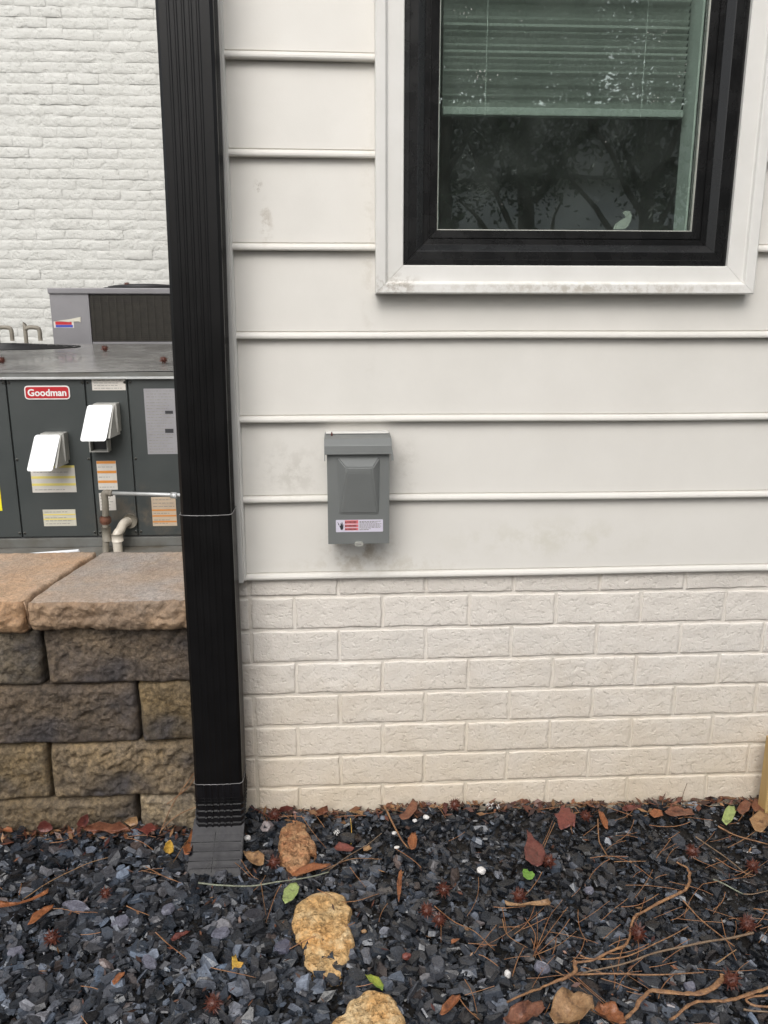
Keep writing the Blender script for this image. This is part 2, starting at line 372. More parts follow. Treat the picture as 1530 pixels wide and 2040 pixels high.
def plate(name, P, y0, y1, m, parent, cx=0, cz=0):
    """outline P in (x, z), from y0 (front) to y1 (back)"""
    n = len(P)
    V = [(cx + x, y0, cz + z) for x, z in P] + [(cx + x, y1, cz + z) for x, z in P]
    F = [tuple(reversed(range(n))), tuple(range(n, 2 * n))] + [(i, (i + 1) % n, n + (i + 1) % n, n + i) for i in range(n)]
    return obj(name, pydata(V, F), m, parent)

# ================================================================== THE LARGE STRUCTURE
# ------------------------------------------------------------------ ground
def ground_h(x, y):
    x = np.atleast_1d(np.asarray(x, float)); y = np.atleast_1d(np.asarray(y, float))
    p = np.stack([x * 5, y * 5, x * 0 + 1.5], 1)
    h = 0.012 * fbm(p, 3)
    h = h + 0.012 * np.exp(-((y + 0.02) / 0.06) ** 2)
    return h - 0.022
gx = np.concatenate([[-60, -20, -6, -3.0], np.linspace(-1.6, 2.8, 60), [4, 8, 20, 60]])
gy = np.concatenate([[-60, -25, -10, -5, -3.0], np.linspace(-2.2, 0.1, 40)])
GX, GY = np.meshgrid(gx, gy)
gz = ground_h(GX.ravel(), GY.ravel())
V = np.stack([GX.ravel(), GY.ravel(), gz], 1)
nx, ny = len(gx), len(gy)
F = [(j * nx + i, j * nx + i + 1, (j + 1) * nx + i + 1, (j + 1) * nx + i) for j in range(ny - 1) for i in range(nx - 1)]
o = obj('ground', quads(V, F), M['soil'], smooth=True); tag(o, 'dark wet soil under the slate gravel bed', kind='structure')
o = box('yard', -60, 60, -60, -2.6, -0.06, 0.0, M['yard']); tag(o, 'lawn and bare ground beyond the gravel bed', kind='structure')
o = box('back_ground', -60, -0.09, 0.22, 60, 0.06, 0.115, M['concrete']); tag(o, 'raised ground between the two houses', kind='structure')

# ------------------------------------------------------------------ the house
EX = 0.1778
ZL0 = 1.6720                       # bottom edge of the first siding course seen
house = empty('house', 'white house with lap siding above painted brick, black window on its wall', 'house', (0, 0, 0))
XR = 3.2
# sheathing (solid wall with the window hole)
boxes('sheathing', [(-0.078, 0.335, 0.040, 0.14, 0.57, 5.4), (1.08, XR, 0.040, 0.14, 0.57, 5.4), (0.335, 1.08, 0.040, 0.14, 0.57, 1.275),
                    (0.335, 1.08, 0.040, 0.14, 2.45, 5.4), (-0.078, 0.05, 0.14, 7.0, 0.57, 5.4), (-0.078, XR, 0.14, 7.0, 5.3, 5.4),
                    (XR - .1, XR, 0.14, 7.0, 0.57, 5.3), (0.05, XR - .1, 6.9, 7.0, 0.57, 5.3)], M['room'], house)
PROF = [(0.0165, EX + 0.006), (0.0075, 0.0165), (0.0095, 0.0155), (0.0100, 0.0142), (0.0045, 0.0132), (0.0010, 0.0105), (-0.0008, 0.0065), (-0.0008, 0.0028),
        (0.0006, 0.0004), (0.0030, -0.0003), (0.0150, 0.0002), (0.0215, EX + 0.006)]
def board(x0, x1, zb, wob=True, parent=house, name='siding_board'):
    xs = np.linspace(x0, x1, max(2, int((x1 - x0) / 0.12) + 1)); V = []; F = []; n = len(PROF)
    for x in xs:
        dz = 0.0009 * math.sin(x * 2.3 + zb * 9) + 0.0006 * math.sin(x * 7.1 + zb * 31)
        dy = 0.0008 * math.sin(x * 3.1 + zb * 17)
        for (y, z) in PROF: V.append((x, y + dy, zb + z + dz))
    for i in range(len(xs) - 1):
        for k in range(n): F.append((i * n + k, i * n + (k + 1) % n, (i + 1) * n + (k + 1) % n, (i + 1) * n + k))
    F.append(tuple(range(n))); F.append(tuple((len(xs) - 1) * n + k for k in reversed(range(n))))
    me = pydata(V, F); o = obj(name, me, M['siding'], parent); return o
for k in range(-20, 7):
    zb = ZL0 - EX * k
    if zb + EX > 1.40 and zb < 2.43:
        board(0.002, 0.300, zb); board(1.094, XR, zb)
    else:
        board(0.002, XR, zb)
# corner boards
box('corner_board', -0.098, 0.000, -0.010, 0.040, 0.602, 5.4, M['trim'], house, 0.0015)
box('corner_board', -0.098, -0.078, 0.0405, 0.13, 0.602, 5.4, M['trim'], house, 0.0015)
box('caulk_bead', 0.0, 0.0055, -0.0035, 0.03, 0.606, 5.4, M['trim'], house, 0.0015)
for k in range(-20, 7):            # side of the house: the same boards running back
    zb = ZL0 - EX * k
    V = []; F = []; n = len(PROF)
    for yy in (0.13, 7.0):
        for (y, z) in PROF: V.append((-0.094 + y, yy, zb + z))
    for q in range(n): F.append((q, n + q, n + (q + 1) % n, (q + 1) % n))
    F.append(tuple(range(n))); F.append(tuple(n + q for q in reversed(range(n))))
    obj('siding_board', pydata(V, F), M['siding'], house)

# painted brick skirt
HB, BW = 0.08134, 0.2032
ZB0, XB0 = 0.3964, 0.0087
YB = 0.013
mortar_n = (150, 70)
mx = np.linspace(-0.088, XR, 240); mz = np.linspace(-0.08, 0.63, 60)
MX, MZ = np.meshgrid(mx, mz)
my = YB + 0.0034 + 0.0013 * fbm(np.stack([MX.ravel() * 30, MZ.ravel() * 60, MX.ravel() * 0], 1), 3)
n1 = len(mx)
F = [(j * n1 + i, j * n1 + i + 1, (j + 1) * n1 + i + 1, (j + 1) * n1 + i) for j in range(len(mz) - 1) for i in range(n1 - 1)]
obj('mortar', quads(np.stack([MX.ravel(), my, MZ.ravel()], 1), F), M['mortar'], house, smooth=True)
boxes('foundation_core', [(-0.086, XR, YB + 0.009, 0.11, -0.2, 0.57), (-0.086, 0.02, 0.11, 7.0, -0.2, 0.57)], M['mortar'], house)
def rough_brick(w, h, seed, amp=0.0012, nxs=26, nzs=10, depth=0.02):
    """front face grid bulging out of the wall, edges rolled back, wandering outline"""
    ew, eh = 0.0011 / w, 0.0011 / h
    u = np.concatenate([[0, ew], np.linspace(ew * 3.2, 1 - ew * 3.2, nxs - 4), [1 - ew, 1]]); v = np.concatenate([[0, eh], np.linspace(eh * 3.2, 1 - eh * 3.2, nzs - 4), [1 - eh, 1]])
    U, Vv = np.meshgrid(u, v); U = U.ravel(); Vv = Vv.ravel()
    X = (U - .5) * w; Z = (Vv - .5) * h
    wob = 0.0022
    X = X + wob * fbm(np.stack([Z * 40, X * 12, X * 0 + seed * 3.1], 1), 3) * (np.abs(U - .5) * 2) ** 4 * 1.6
    Z = Z + wob * fbm(np.stack([X * 22, Z * 12, X * 0 + seed * 5.3 + 40], 1), 3) * (np.abs(Vv - .5) * 2) ** 3 * 1.8
    dx = np.minimum(U, 1 - U) * w; dz = np.minimum(Vv, 1 - Vv) * h
    d = np.minimum(dx, dz)
    Y = amp * 1.2 * fbm(np.stack([X * 45, Z * 45, X * 0 + seed * 9.7], 1), 4)
    pit = np.clip(ridge(np.stack([X * 60, Z * 90, X * 0 + seed * 2.7], 1), 3) - 0.42, 0, 1)
    Y = Y + pit * 0.0025
    Y = Y + np.where(d < 1e-6, 0.0052, 0) + np.where((d > 1e-6) & (d < .002), 0.0005, 0)
    V = np.stack([X, Y, Z], 1)
    F = [(j * nxs + i, j * nxs + i + 1, (j + 1) * nxs + i + 1, (j + 1) * nxs + i) for j in range(nzs - 1) for i in range(nxs - 1)]
    return quads(V, F)
BV = {}
def lay_brick(x0, x1, zb, h, seed, y):
    key = (round(x1 - x0, 4), seed % 16)
    if key not in BV:
        w = x1 - x0 - 0.0062
        me = rough_brick(w, h, seed % 16 + w * 10, nxs=max(8, int(w / 0.0060)), nzs=15)
        me.polygons.foreach_set('use_smooth', [True] * len(me.polygons)); me.materials.append(M['brick']); BV[key] = me
    o = bpy.data.objects.new('brick', BV[key]); COL.objects.link(o); o.parent = house
    r = random.Random(seed * 77 + 5)
    o.location = ((x0 + x1) / 2, y + r.uniform(-.0010, .0010), zb + HB / 2 + r.uniform(-.0008, .0008))
    o.rotation_euler = (r.uniform(-.012, .012), r.uniform(-.006, .006), r.uniform(-.006, .006))
sd_ = 0
for r in range(-2, 6):
    zb = ZB0 - HB * r
    if r % 2 == 0: js = [-0.086] + [XB0 + BW * k for k in range(0, 15)]
    else: js = [-0.086, XB0] + [XB0 + BW * (k + .5) for k in range(0, 15)]
    if r == 1: js = [-0.086] + [XB0 + BW * (k + .5) for k in range(0, 15)]
    for a, b in zip(js[:-1], js[1:]):
        sd_ += 1; lay_brick(a, b, zb, HB - 0.0066, sd_, YB)

# ------------------------------------------------------------------ the window
win = empty('window', None, None); bake(win, house); win.location = (0, 0, 0)
def rail(name, side, inner, prof, m, parent=win):
    """mitred rail. inner = (x0, x1, z0, z1) rectangle, prof = [(t outward, y)] closed loop"""
    x0, x1, z0, z1 = inner; V = []
    ends = {'bottom': [lambda t: (x0 - t, z0 - t), lambda t: (x1 + t, z0 - t)], 'left': [lambda t: (x0 - t, z1 + t), lambda t: (x0 - t, z0 - t)],
            'right': [lambda t: (x1 + t, z0 - t), lambda t: (x1 + t, z1 + t)], 'top': [lambda t: (x1 + t, z1 + t), lambda t: (x0 - t, z1 + t)]}[side]
    g = 0.0003
    for e, f in enumerate(ends):
        for t, y in prof:
            x, z = f(t); s = (1 if e == 0 else -1) * g
            if side in ('bottom',): x += s
            elif side == 'top': x -= s
            elif side == 'left': z -= s
            else: z += s
            V.append((x, y, z))
    n = len(prof)
    F = [(k, (k + 1) % n, n + (k + 1) % n, n + k) for k in range(n)] + [tuple(reversed(range(n))), tuple(range(n, 2 * n))]
    me = pydata(V, F)
    bm = bmesh.new(); bm.from_mesh(me); bmesh.ops.recalc_face_normals(bm, faces=bm.faces); bm.to_mesh(me); bm.free()
    return obj(name, me, m, parent)
CI = (0.355, 1.040, 1.2865, 2.38)
CP = [(0.0, 0.035), (0.0, -0.0125), (0.0015, -0.014), (0.032, -0.0155), (0.0345, -0.0175), (0.036, -0.0235), (0.0385, -0.0255), (0.0545, -0.0265), (0.0572, -0.0245), (0.0572, 0.035)]
for s in ('bottom', 'left', 'right', 'top'): rail('casing', s, CI, CP, M['trim'])
GI = (0.427, 0.969, 1.3585, 2.31)
FP = [(0.0, 0.034), (0.0, 0.0150), (0.0012, 0.0135), (0.0155, 0.0125), (0.0165, 0.0145), (0.0185, 0.0145), (0.0195, 0.0120), (0.0285, 0.0115), (0.0300, 0.0085),
      (0.0425, -0.0035), (0.0440, -0.0045), (0.0600, -0.0050), (0.0610, -0.0040), (0.0713, -0.0040), (0.0713, 0.034)]
for s in ('bottom', 'left', 'right', 'top'): rail('frame', s, GI, FP, M['black_frame'])
BI = (0.4285, 0.9675, 1.3600, 2.3085)
for s in ('bottom', 'left', 'right', 'top'): rail('glazing_bead', s, BI, [(0.0, 0.0225), (0.0, 0.0165), (0.0014, 0.0160), (0.0014, 0.0225)], M['spacer'])
box('glass_pane', 0.4265, 0.9695, 0.0240, 0.0241, 1.3580, 2.311, M['glass'], win)
JI = (0.432, 0.962, 1.353, 2.31)
for s in ('bottom', 'left', 'right', 'top'): rail('inner_jamb', s, JI, [(0.0, 0.036), (0.0, 0.098), (0.06, 0.098), (0.06, 0.094), (0.004, 0.094), (0.004, 0.036)], M['jamb'])
# the dim room behind
room = empty('room', 'dim room behind the window glass', kind='structure')
boxes('room_wall', [(0.051, 0.335, 0.141, 0.149, 0.6, 3.0), (1.07, 3.05, 0.141, 0.149, 0.6, 3.0), (0.051, 0.06, 0.15, 4, 0.6, 3.0), (3.04, 3.05, 0.15, 4, 0.6, 3.0), (0.06, 3.04, 4.0, 4.01, 0.6, 3.0), (0.335, 1.07, 0.141, 0.149, 0.6, 1.29)], M['room'], room)
tag(box('ceiling', 0.051, 3.05, 0.15, 4.0, 3.0, 3.02, M['room'], room)); tag(box('floor', 0.051, 3.05, 0.15, 4.0, 0.58, 0.60, M['floor'], room))
# blind
blind = empty('window_blind', 'pale horizontal slat blind half lowered behind the window glass', 'blind', (0.70, 0.08, 1.6))
bm = bmesh.new()
sx0, sx1 = 0.442, 0.952
bms = bmesh.new()
for k, (y, z) in enumerate([(-0.010, -0.0050), (-0.004, -0.0005), (0.004, 0.0025), (0.010, 0.0040)]):
    bms.verts.new((-(sx1 - sx0) / 2, y, z)); bms.verts.new(((sx1 - sx0) / 2, y, z))
bms.verts.ensure_lookup_table()
for k in range(3): bms.faces.new([bms.verts[2 * k], bms.verts[2 * k + 1], bms.verts[2 * k + 3], bms.verts[2 * k + 2]])
bmesh.ops.solidify(bms, geom=list(bms.faces), thickness=0.0006)
slat_me = bpy.data.meshes.new('slat'); bms.to_mesh(slat_me); bms.free(); slat_me.materials.append(M['slat'])
for k in range(56):
    z = 1.6150 + 0.0112 * k + 0.00006 * k * k
    if z > 2.28: break
    o = bpy.data.objects.new('slat', slat_me); COL.objects.link(o); o.parent = blind
    o.location = Vector(((sx0 + sx1) / 2, 0.078, z)) - blind.location
    o.rotation_euler = (math.radians(-56 + random.uniform(-3, 3)), 0, random.uniform(-.001, .001))
box('bottom_rail', sx0, sx1, 0.068, 0.088, 1.592, 1.6070, M['rail_grey'], blind, 0.002)
for x in (0.53, 0.86): tube('ladder_cord', [(x, 0.066, 1.59), (x, 0.066, 2.3)], 0.0003, M['slat'], blind, 6)
box('head_rail', sx0, sx1, 0.060, 0.095, 2.275, 2.305, M['slat'], blind, 0.002)
# little pale curved thing standing on the sill inside
P = [(0.8097, 1.3650), (0.8134, 1.3752), (0.8258, 1.3844), (0.8343, 1.3886), (0.8317, 1.3946), (0.8271, 1.3976), (0.8333, 1.4027), (0.8420, 1.4017), (0.8469, 1.3947), (0.8467, 1.3825), (0.8409, 1.3724), (0.8338, 1.3652)]
plate('sill_ornament', P, 0.043, 0.048, M['spacer'], None)
tag(bpy.data.objects['sill_ornament'], 'small pale curved ornament on the inside sill behind the glass', 'ornament')
# dried rain specks on the pane
bm = bmesh.new()
rs = random.Random(3)
spots = [(845 + rs.random() * 500, rs.random() * 220) for _ in range(60)]
for cx, cz, nn, sp in ((0.515, 1.655, 22, .013), (0.48, 1.76, 12, .012), (0.87, 1.73, 10, .012), (0.915, 1.67, 9, .012), (0.87, 1.615, 8, .008), (0.60, 1.74, 3, .03), (0.7, 1.6, 10, .12)):
    for _ in range(nn):
        x = cx + rs.gauss(0, sp); z = cz + rs.gauss(0, sp * .7); r = rs.uniform(.0003, .0010)
        if not (0.43 < x < 0.965 and 1.37 < z < 2.3): continue
        bmesh.ops.create_icosphere(bm, subdivisions=1, radius=r, matrix=Matrix.Translation((x, 0.0237, z)) @ Matrix.Diagonal((1, 0.35, rs.uniform(1, 1.6), 1)))
o = obj('dried_specks', bm_mesh(bm), M['white_bit'], win); tag(o, kind='stuff')

# ------------------------------------------------------------------ retaining wall of split-face blocks
rw = empty('retaining_wall', 'brown split face block retaining wall with cap stones left of the downspout', 'retaining wall', (-0.4, 0, 0))
def split_block(w, h, seed, res=0.006, rnd=0.013, amp=0.019):
    nxs = max(6, int(w / res)); nzs = max(5, int(h / res))
    U, Vv = np.meshgrid(np.linspace(0, 1, nxs), np.linspace(0, 1, nzs)); U = U.ravel(); Vv = Vv.ravel()
    X = (U - .5) * w; Z = (Vv - .5) * h
    e = 0.006
    X = X + e * fbm(np.stack([Z * 18, X * 4, X * 0 + seed * 3.1], 1), 3) * (np.abs(U - .5) * 2) ** 4
    Z = Z + e * fbm(np.stack([X * 14, Z * 4, X * 0 + seed * 5.3 + 40], 1), 3) * (np.abs(Vv - .5) * 2) ** 4
    dx = np.minimum(U, 1 - U) * w; dz = np.minimum(Vv, 1 - Vv) * h
    def roll(d): t = np.clip(1 - d / rnd, 0, 1); return rnd * (1 - np.sqrt(np.clip(1 - t * t, 0, 1)))
    Y = roll(dx) + roll(dz)
    P = np.stack([X, Z, X * 0], 1)
    inner = np.clip(np.minimum(dx, dz) / 0.012, 0.25, 1)
    Y = Y - amp * (0.55 * fbm(P * 16 + seed * 9.1, 3) + 0.40 * ridge(P * 15 + seed * 4.3, 2) * .6 + 0.50 * fbm(P * 55 + seed, 3) + 0.30 * fbm(P * 130 + seed, 2)) * inner
    # back skirt
    V = np.stack([X, Y, Z], 1)
    F = [(j * nxs + i, j * nxs + i + 1, (j + 1) * nxs + i + 1, (j + 1) * nxs + i) for j in range(nzs - 1) for i in range(nxs - 1)]
    ring = [i for i in range(nxs)] + [j * nxs + nxs - 1 for j in range(1, nzs)] + [(nzs - 1) * nxs + i for i in range(nxs - 2, -1, -1)] + [j * nxs for j in range(nzs - 2, 0, -1)]
    b0 = len(V); B = V[ring].copy(); B[:, 1] = 0.20; V = np.concatenate([V, B]); n = len(ring)
    F += [(ring[(k + 1) % n], ring[k], b0 + k, b0 + (k + 1) % n) for k in range(n)]
    return quads(V, F)
YR = -0.030
def stone(x0, x1, z0, z1, seed, t, near=True):
    me = split_block(x1 - x0 - 0.004, z1 - z0 - 0.004, seed, 0.0036 if near else 0.012)
    co = np.zeros(len(me.vertices) * 3, np.float32); me.vertices.foreach_get('co', co); co = co.reshape(-1, 3)
    g = fbm(co * 7 + seed * 3.3, 3)[:, None]
    tint(me, np.array(t)[None, :] * (1 + 0.75 * g) * np.array([1, 1, 1]))
    o = obj('stone_block', me, M['stone'], rw, smooth=True)
    o.location = Vector(((x0 + x1) / 2, YR, (z0 + z1) / 2)) - rw.location
    o.rotation_euler = (random.uniform(-.02, .02), random.uniform(-.006, .006), random.uniform(-.015, .015))
R1, R2, R3, R4 = 0.5140, 0.3735, 0.2260, 0.0850
def zz(a): return a
OCH, DRK, MID, GRY = (1.55, 1.42, 1.15), (0.80, 0.76, 0.80), (1.25, 1.18, 1.08), (1.5, 1.5, 1.5)
rows = [(R2, R1, [(-0.80, -0.452, GRY), (-0.447, -0.095, DRK)]),
        (R3, R2, [(-0.62, -0.2505, DRK), (-0.2465, -0.095, OCH)]),
        (R4, R3, [(-0.70, -0.4640, OCH), (-0.4590, -0.095, MID)]),
        (-0.055, R4, [(-0.61, -0.2720, MID), (-0.2680, -0.095, GRY)])]
sd_ = 1
for z0, z1, L in rows:
    for a, b, t in L:
        stone(a, b, z0, z1, sd_ * 2.3, t); sd_ += 1
    a = L[0][0] - 0.004
    while a > -3.2:
        wdt = random.choice((0.3, 0.4, 0.22, 0.36)); stone(a - wdt, a - 0.003, z0, z1, sd_ * 2.3, random.choice((OCH, DRK, MID, GRY)), False); a -= wdt; sd_ += 1
def cap(poly, z0, z1, seed, t, res=0.0045):
    """cap slab from a plan quad: front-left, front-right, back-right, back-left; rough front, gently worn top"""
    fl, fr, br, bl = [np.array(p, float) for p in poly]
    w = np.linalg.norm(fr - fl); nxs = max(8, int(w / res)); dep = np.linalg.norm(bl - fl); nt = int(dep / 0.007); nf = 18
    V = []
    for j in range(nf + nt):
        for i in range(nxs):
            u = i / (nxs - 1)
            if j < nf:
                v = 0.0; z = z0 + (z1 - z0) * j / nf
            else:
                v = (j - nf) / (nt - 1); z = z1
            p = (fl + (fr - fl) * u) * (1 - v) + (bl + (br - bl) * u) * v
            V.append((p[0], p[1], z, u, v, j))
    V = np.array(V); X, Y, Z, U, VV, J = V.T
    P = np.stack([X, Y * 1.0, Z], 1)
    du = np.minimum(U, 1 - U) * w
    rough = 0.020 * (0.6 * fbm(P * 17 + seed, 3) + 0.4 * ridge(P * 15 + seed * 2, 2) * .6 + .45 * fbm(P * 60, 3) + .25 * fbm(P * 140, 2))
    front = (J < nf)
    tz = (Z - z0) / (z1 - z0)
    Y = Y + np.where(front, -rough + 0.014 * np.clip(1 - tz / 0.3, 0, 1) ** 2 + 0.007 * np.clip((tz - 0.8) / .2, 0, 1) ** 2, 0)
    near = np.exp(-VV * dep / 0.02)
    Y = Y + np.where(~front, (-rough + 0.007) * near, 0)
    Z = Z + np.where(~front, -0.005 * near + 0.0022 * fbm(P * 30 + seed, 3) + 0.0012 * fbm(P * 120, 2) - 0.006 * np.clip(1 - du / 0.010, 0, 1) ** 2, 0)
    X = X + np.where(U < .5, 1, -1) * (0.009 * np.clip(1 - du / 0.014, 0, 1) ** 2 * 0 + 0.004 * np.clip(1 - du / 0.006, 0, 1)) + 0.005 * fbm(P * 22 + seed * 7, 2) * np.clip(1 - du / .02, 0, 1)
    Y = Y + np.where(front, 0.014 * np.clip(1 - du / 0.014, 0, 1) ** 2, 0)
    Z = np.where(front, Z + 0.006 * fbm(np.stack([X * 14, X * 0 + seed, X * 0], 1), 3) * (1 - tz), Z)
    VN = np.stack([X, Y, Z], 1); nj = nf + nt
    F = [(j * nxs + i, j * nxs + i + 1, (j + 1) * nxs + i + 1, (j + 1) * nxs + i) for j in range(nj - 1) for i in range(nxs - 1)]
    # sides/back/bottom skirt
    ring = [i for i in range(nxs)] + [j * nxs + nxs - 1 for j in range(1, nj)] + [(nj - 1) * nxs + i for i in range(nxs - 2, -1, -1)] + [j * nxs for j in range(nj - 2, 0, -1)]
    b0 = len(VN); B = VN[ring].copy(); B[:, 2] = z0 + 0.003; B[:, 1] = np.maximum(B[:, 1], fl[1] + 0.02); VN = np.concatenate([VN, B]); n = len(ring)
    F += [(ring[(k + 1) % n], ring[k], b0 + k, b0 + (k + 1) % n) for k in range(n)]
    me = quads(VN, F)
    g = fbm(VN * 6 + seed, 3)[:, None]
    dark = np.where((np.arange(len(VN)) < nf * nxs)[:, None], 0.62, 1.0)      # front face tinted darker than the top
    dark = np.where((np.arange(len(VN)) < nf * nxs)[:, None], np.array([[.72, .62, .50]]), 1.0)
    tint(me, np.array(t)[None, :] * (1 + 0.28 * g) * dark)
    o = obj('cap_stone', me, M['stone_top'], rw, smooth=True); return o
ZC0, ZC1 = 0.5150, 0.5870
cap([(-0.462, -0.062), (-0.085, -0.062), (-0.085, 0.30), (-0.410, 0.31)], ZC0, ZC1, 3.0, (0.92, 0.98, 1.05))
cap([(-0.86, -0.060), (-0.466, -0.058), (-0.414, 0.31), (-0.80, 0.31)], ZC0 - .002, ZC1 + 0.001, 8.0, (1.12, 1.02, 0.9))
x = -0.864
while x > -3.2:
    cap([(x - 0.39, -0.06), (x, -0.06), (x + .056, 0.31), (x - 0.34, 0.31)], ZC0, ZC1, x * 7, (1.1, 1, .95), 0.02); x -= 0.394
box('wall_core', -3.3, -0.097, 0.03, 0.28, -0.1, 0.512, M['stone'], rw)
tint(bpy.data.objects['wall_core'].data, np.array((.5, .5, .5)))

# ------------------------------------------------------------------ neighbour's painted brick wall
nb = empty('neighbour_house', 'neighbouring house wall of thickly white painted old brick behind the units', 'house', (-2, 4.4, 0))
YN = 4.40
box('wall', -7, 4.0, YN + 0.0040, YN + 0.6, 0.1, 6.2, M['nbrick'], nb)
NH, NW = 0.0677, 0.2032
variants = []
for s in range(12):
    w_, h_ = NW - 0.004, NH - 0.004
    nxs, nzs = 12, 6
    U, Vv = np.meshgrid(np.linspace(0, 1, nxs), np.linspace(0, 1, nzs)); U = U.ravel(); Vv = Vv.ravel()
    X = (U - .5) * w_; Z = (Vv - .5) * h_
    P = np.stack([X, Z, X * 0 + s * 3.7], 1)
    X = X + 0.005 * fbm(P * 26 + 5, 2) * (np.abs(U - .5) * 2) ** 3; Z = Z + 0.005 * fbm(P * 22 + 9, 2) * (np.abs(Vv - .5) * 2) ** 2
    edge = np.minimum(np.minimum(U, 1 - U) * w_, np.minimum(Vv, 1 - Vv) * h_)
    Y = -0.001 + 0.0035 * fbm(P * 20, 3) + 0.0036 * np.clip(1 - edge / 0.010, 0, 1)
    F = [(j * nxs + i, j * nxs + i + 1, (j + 1) * nxs + i + 1, (j + 1) * nxs + i) for j in range(nzs - 1) for i in range(nxs - 1)]
    me = quads(np.stack([X, Y, Z], 1), F); me.polygons.foreach_set('use_smooth', [True] * len(me.polygons)); me.materials.append(M['nbrick'])
    variants.append((me, np.stack([X, Y, Z], 1), np.array(F)))
VS = []; FS = []; off = 0; cnt = 0
for r in range(13, 88):
    z = 0.1 + NH * (r + .5)
    for c in range(-3, 52):
        x = -6.9 + NW * (c + (.5 if r % 2 else 0)) + rng.normal() * .004
        if x > 3.8: continue
        k = int(rng.integers(12)); dz = rng.normal() * .003; dy = rng.normal() * .0018; ry = rng.normal() * .008
        if -2.25 < x < -0.85 and 1.12 < z < 3.35 and cnt < 290:
            o = bpy.data.objects.new('brick', variants[k][0]); COL.objects.link(o); o.parent = nb
            o.location = Vector((x, YN + dy, z + dz)) - nb.location; o.rotation_euler = (rng.normal() * .015, ry, 0); cnt += 1
        else:
            VS.append(variants[k][1] + np.array([x, YN + dy, z + dz])); FS.append(variants[k][2] + off); off += len(variants[k][1])
o = obj('brick_field', quads(np.concatenate(VS), np.concatenate(FS)), M['nbrick'], nb, smooth=True); tag(o, kind='stuff')

# ------------------------------------------------------------------ trees and a house across the yard, seen mirrored in the glass
def leaves(center, radius, n, size, seed):
    r_ = np.random.default_rng(seed)
    cl = r_.normal(size=(max(8, n // 260), 3)); cl /= np.linalg.norm(cl, axis=1)[:, None]; cl *= (r_.random((len(cl), 1)) ** .4)
    c = cl[r_.integers(len(cl), size=n)] + r_.normal(size=(n, 3)) * 0.13
    P = c * np.array(radius) + np.array(center)
    a = r_.normal(size=(n, 3)); a /= np.linalg.norm(a, axis=1)[:, None]
    b = np.cross(a, r_.normal(size=(n, 3))); b /= np.linalg.norm(b, axis=1)[:, None]
    s = size * r_.uniform(.6, 1.3, (n, 1))
    V = np.stack([P - a * s, P + b * s * .5, P + a * s, P - b * s * .5], 1).reshape(-1, 3)
    return V, np.arange(n * 4).reshape(-1, 4)
def tree(x, y, h, cr, cz, n, label, seed, lean=0.0):
    t = empty('evergreen_tree', label, 'tree', (x, y, 0), 'trees across the yard mirrored in the window')
    r_ = random.Random(seed)
    V, F = [], []
    def limb(p, q, r0, r1):
        pts = [np.array(p) + (np.array(q) - np.array(p)) * k / 5 + np.array([r_.uniform(-.05, .05), r_.uniform(-.05, .05), 0]) * (0 < k < 5) for k in range(6)]
        v, f = tube_data(pts, r0, 7, radii=[r0 + (r1 - r0) * k / 5 for k in range(6)])
        o_ = len(V); V.extend(v); F.extend([tuple(i + o_ for i in ff) for ff in f])
    top = (x + lean, y, h * .8); limb((x, y, -0.1), top, 0.13, 0.05)
    for k in range(7):
        z = h * r_.uniform(.18, .6); a = r_.uniform(0, 2 * PI); L = cr * r_.uniform(.6, 1)
        limb((x + lean * z / h, y, z), (x + math.cos(a) * L, y + math.sin(a) * L, z + L * r_.uniform(.7, 1.3)), 0.055, 0.015)
    obj('trunk', pydata(V, F), M['bark'], t, smooth=True)
    v, f = leaves((x + lean, y, cz), (cr, cr, h - cz), n, 0.042, seed)
    obj('crown', quads(v, f), M['crown'], t)
tree(1.5, -9.0, 7.6, 1.6, 5.75, 40000, 'leafy evergreen mirrored near the left side of the glass', 11, .2)
tree(3.0, -9.6, 8.0, 1.8, 5.4, 40000, 'leaning evergreen mirrored in the middle of the glass', 12, -.5)
tree(4.2, -9.2, 8.0, 1.6, 5.3, 40000, 'slim forked evergreen mirrored right of the middle of the glass', 13, .3)
tree(5.8, -9.4, 7.4, 1.7, 5.75, 40000, 'dense evergreen mirrored near the right side of the glass', 14)
tree(6.9, -9.9, 7.6, 1.6, 4.6, 26000, 'full crowned evergreen mirrored at the right edge of the glass', 18)
tree(0.0, -10.5, 8.0, 2.0, 4.3, 14000, 'broad evergreen standing behind and left of the viewer', 15)
tree(-3.2, -11, 8.0, 2.2, 4.6, 10000, 'tall evergreen at the left end of the tree row', 16)
tree(8.2, -10.5, 7.5, 2.2, 4.2, 10000, 'round evergreen at the right end of the tree row', 17)
for i, (x0, x1, zt, nn) in enumerate([(-8, 14, 1.9, 30000)]):
    r_ = np.random.default_rng(90)
    V, F = leaves(((x0 + x1) / 2, -8.2, 1.3), ((x1 - x0) / 2, .5, 1.25), nn, 0.07, 91)
    X = r_.uniform(x0, x1, nn); V = V.reshape(-1, 4, 3); V[:, :, 0] += (X - V[:, :, 0].mean(1))[:, None]; V[:, :, 2] = np.abs(V[:, :, 2]) * (0.85 + 0.25 * np.sin(X * 1.7))[:, None]
    hg = obj('hedge', quads(V.reshape(-1, 3), F), M['crown']); tag(hg, 'low dark hedge along the far side of the yard', 'hedge')
fh = empty('far_house', 'pale grey house across the yard mirrored between the tree trunks', 'house', (4, -20, 0))
box('wall', 2.7, 14.5, -24, -19.5, 0, 4.6, M['house_white'], fh)
bm = bmesh.new()
P = [(2.3, -18.9, 4.6), (15, -18.9, 4.6), (15, -24.5, 4.6), (2.3, -24.5, 4.6), (2.3, -21.7, 6.8), (15, -21.7, 6.8)]
vs = [bm.verts.new(p) for p in P]
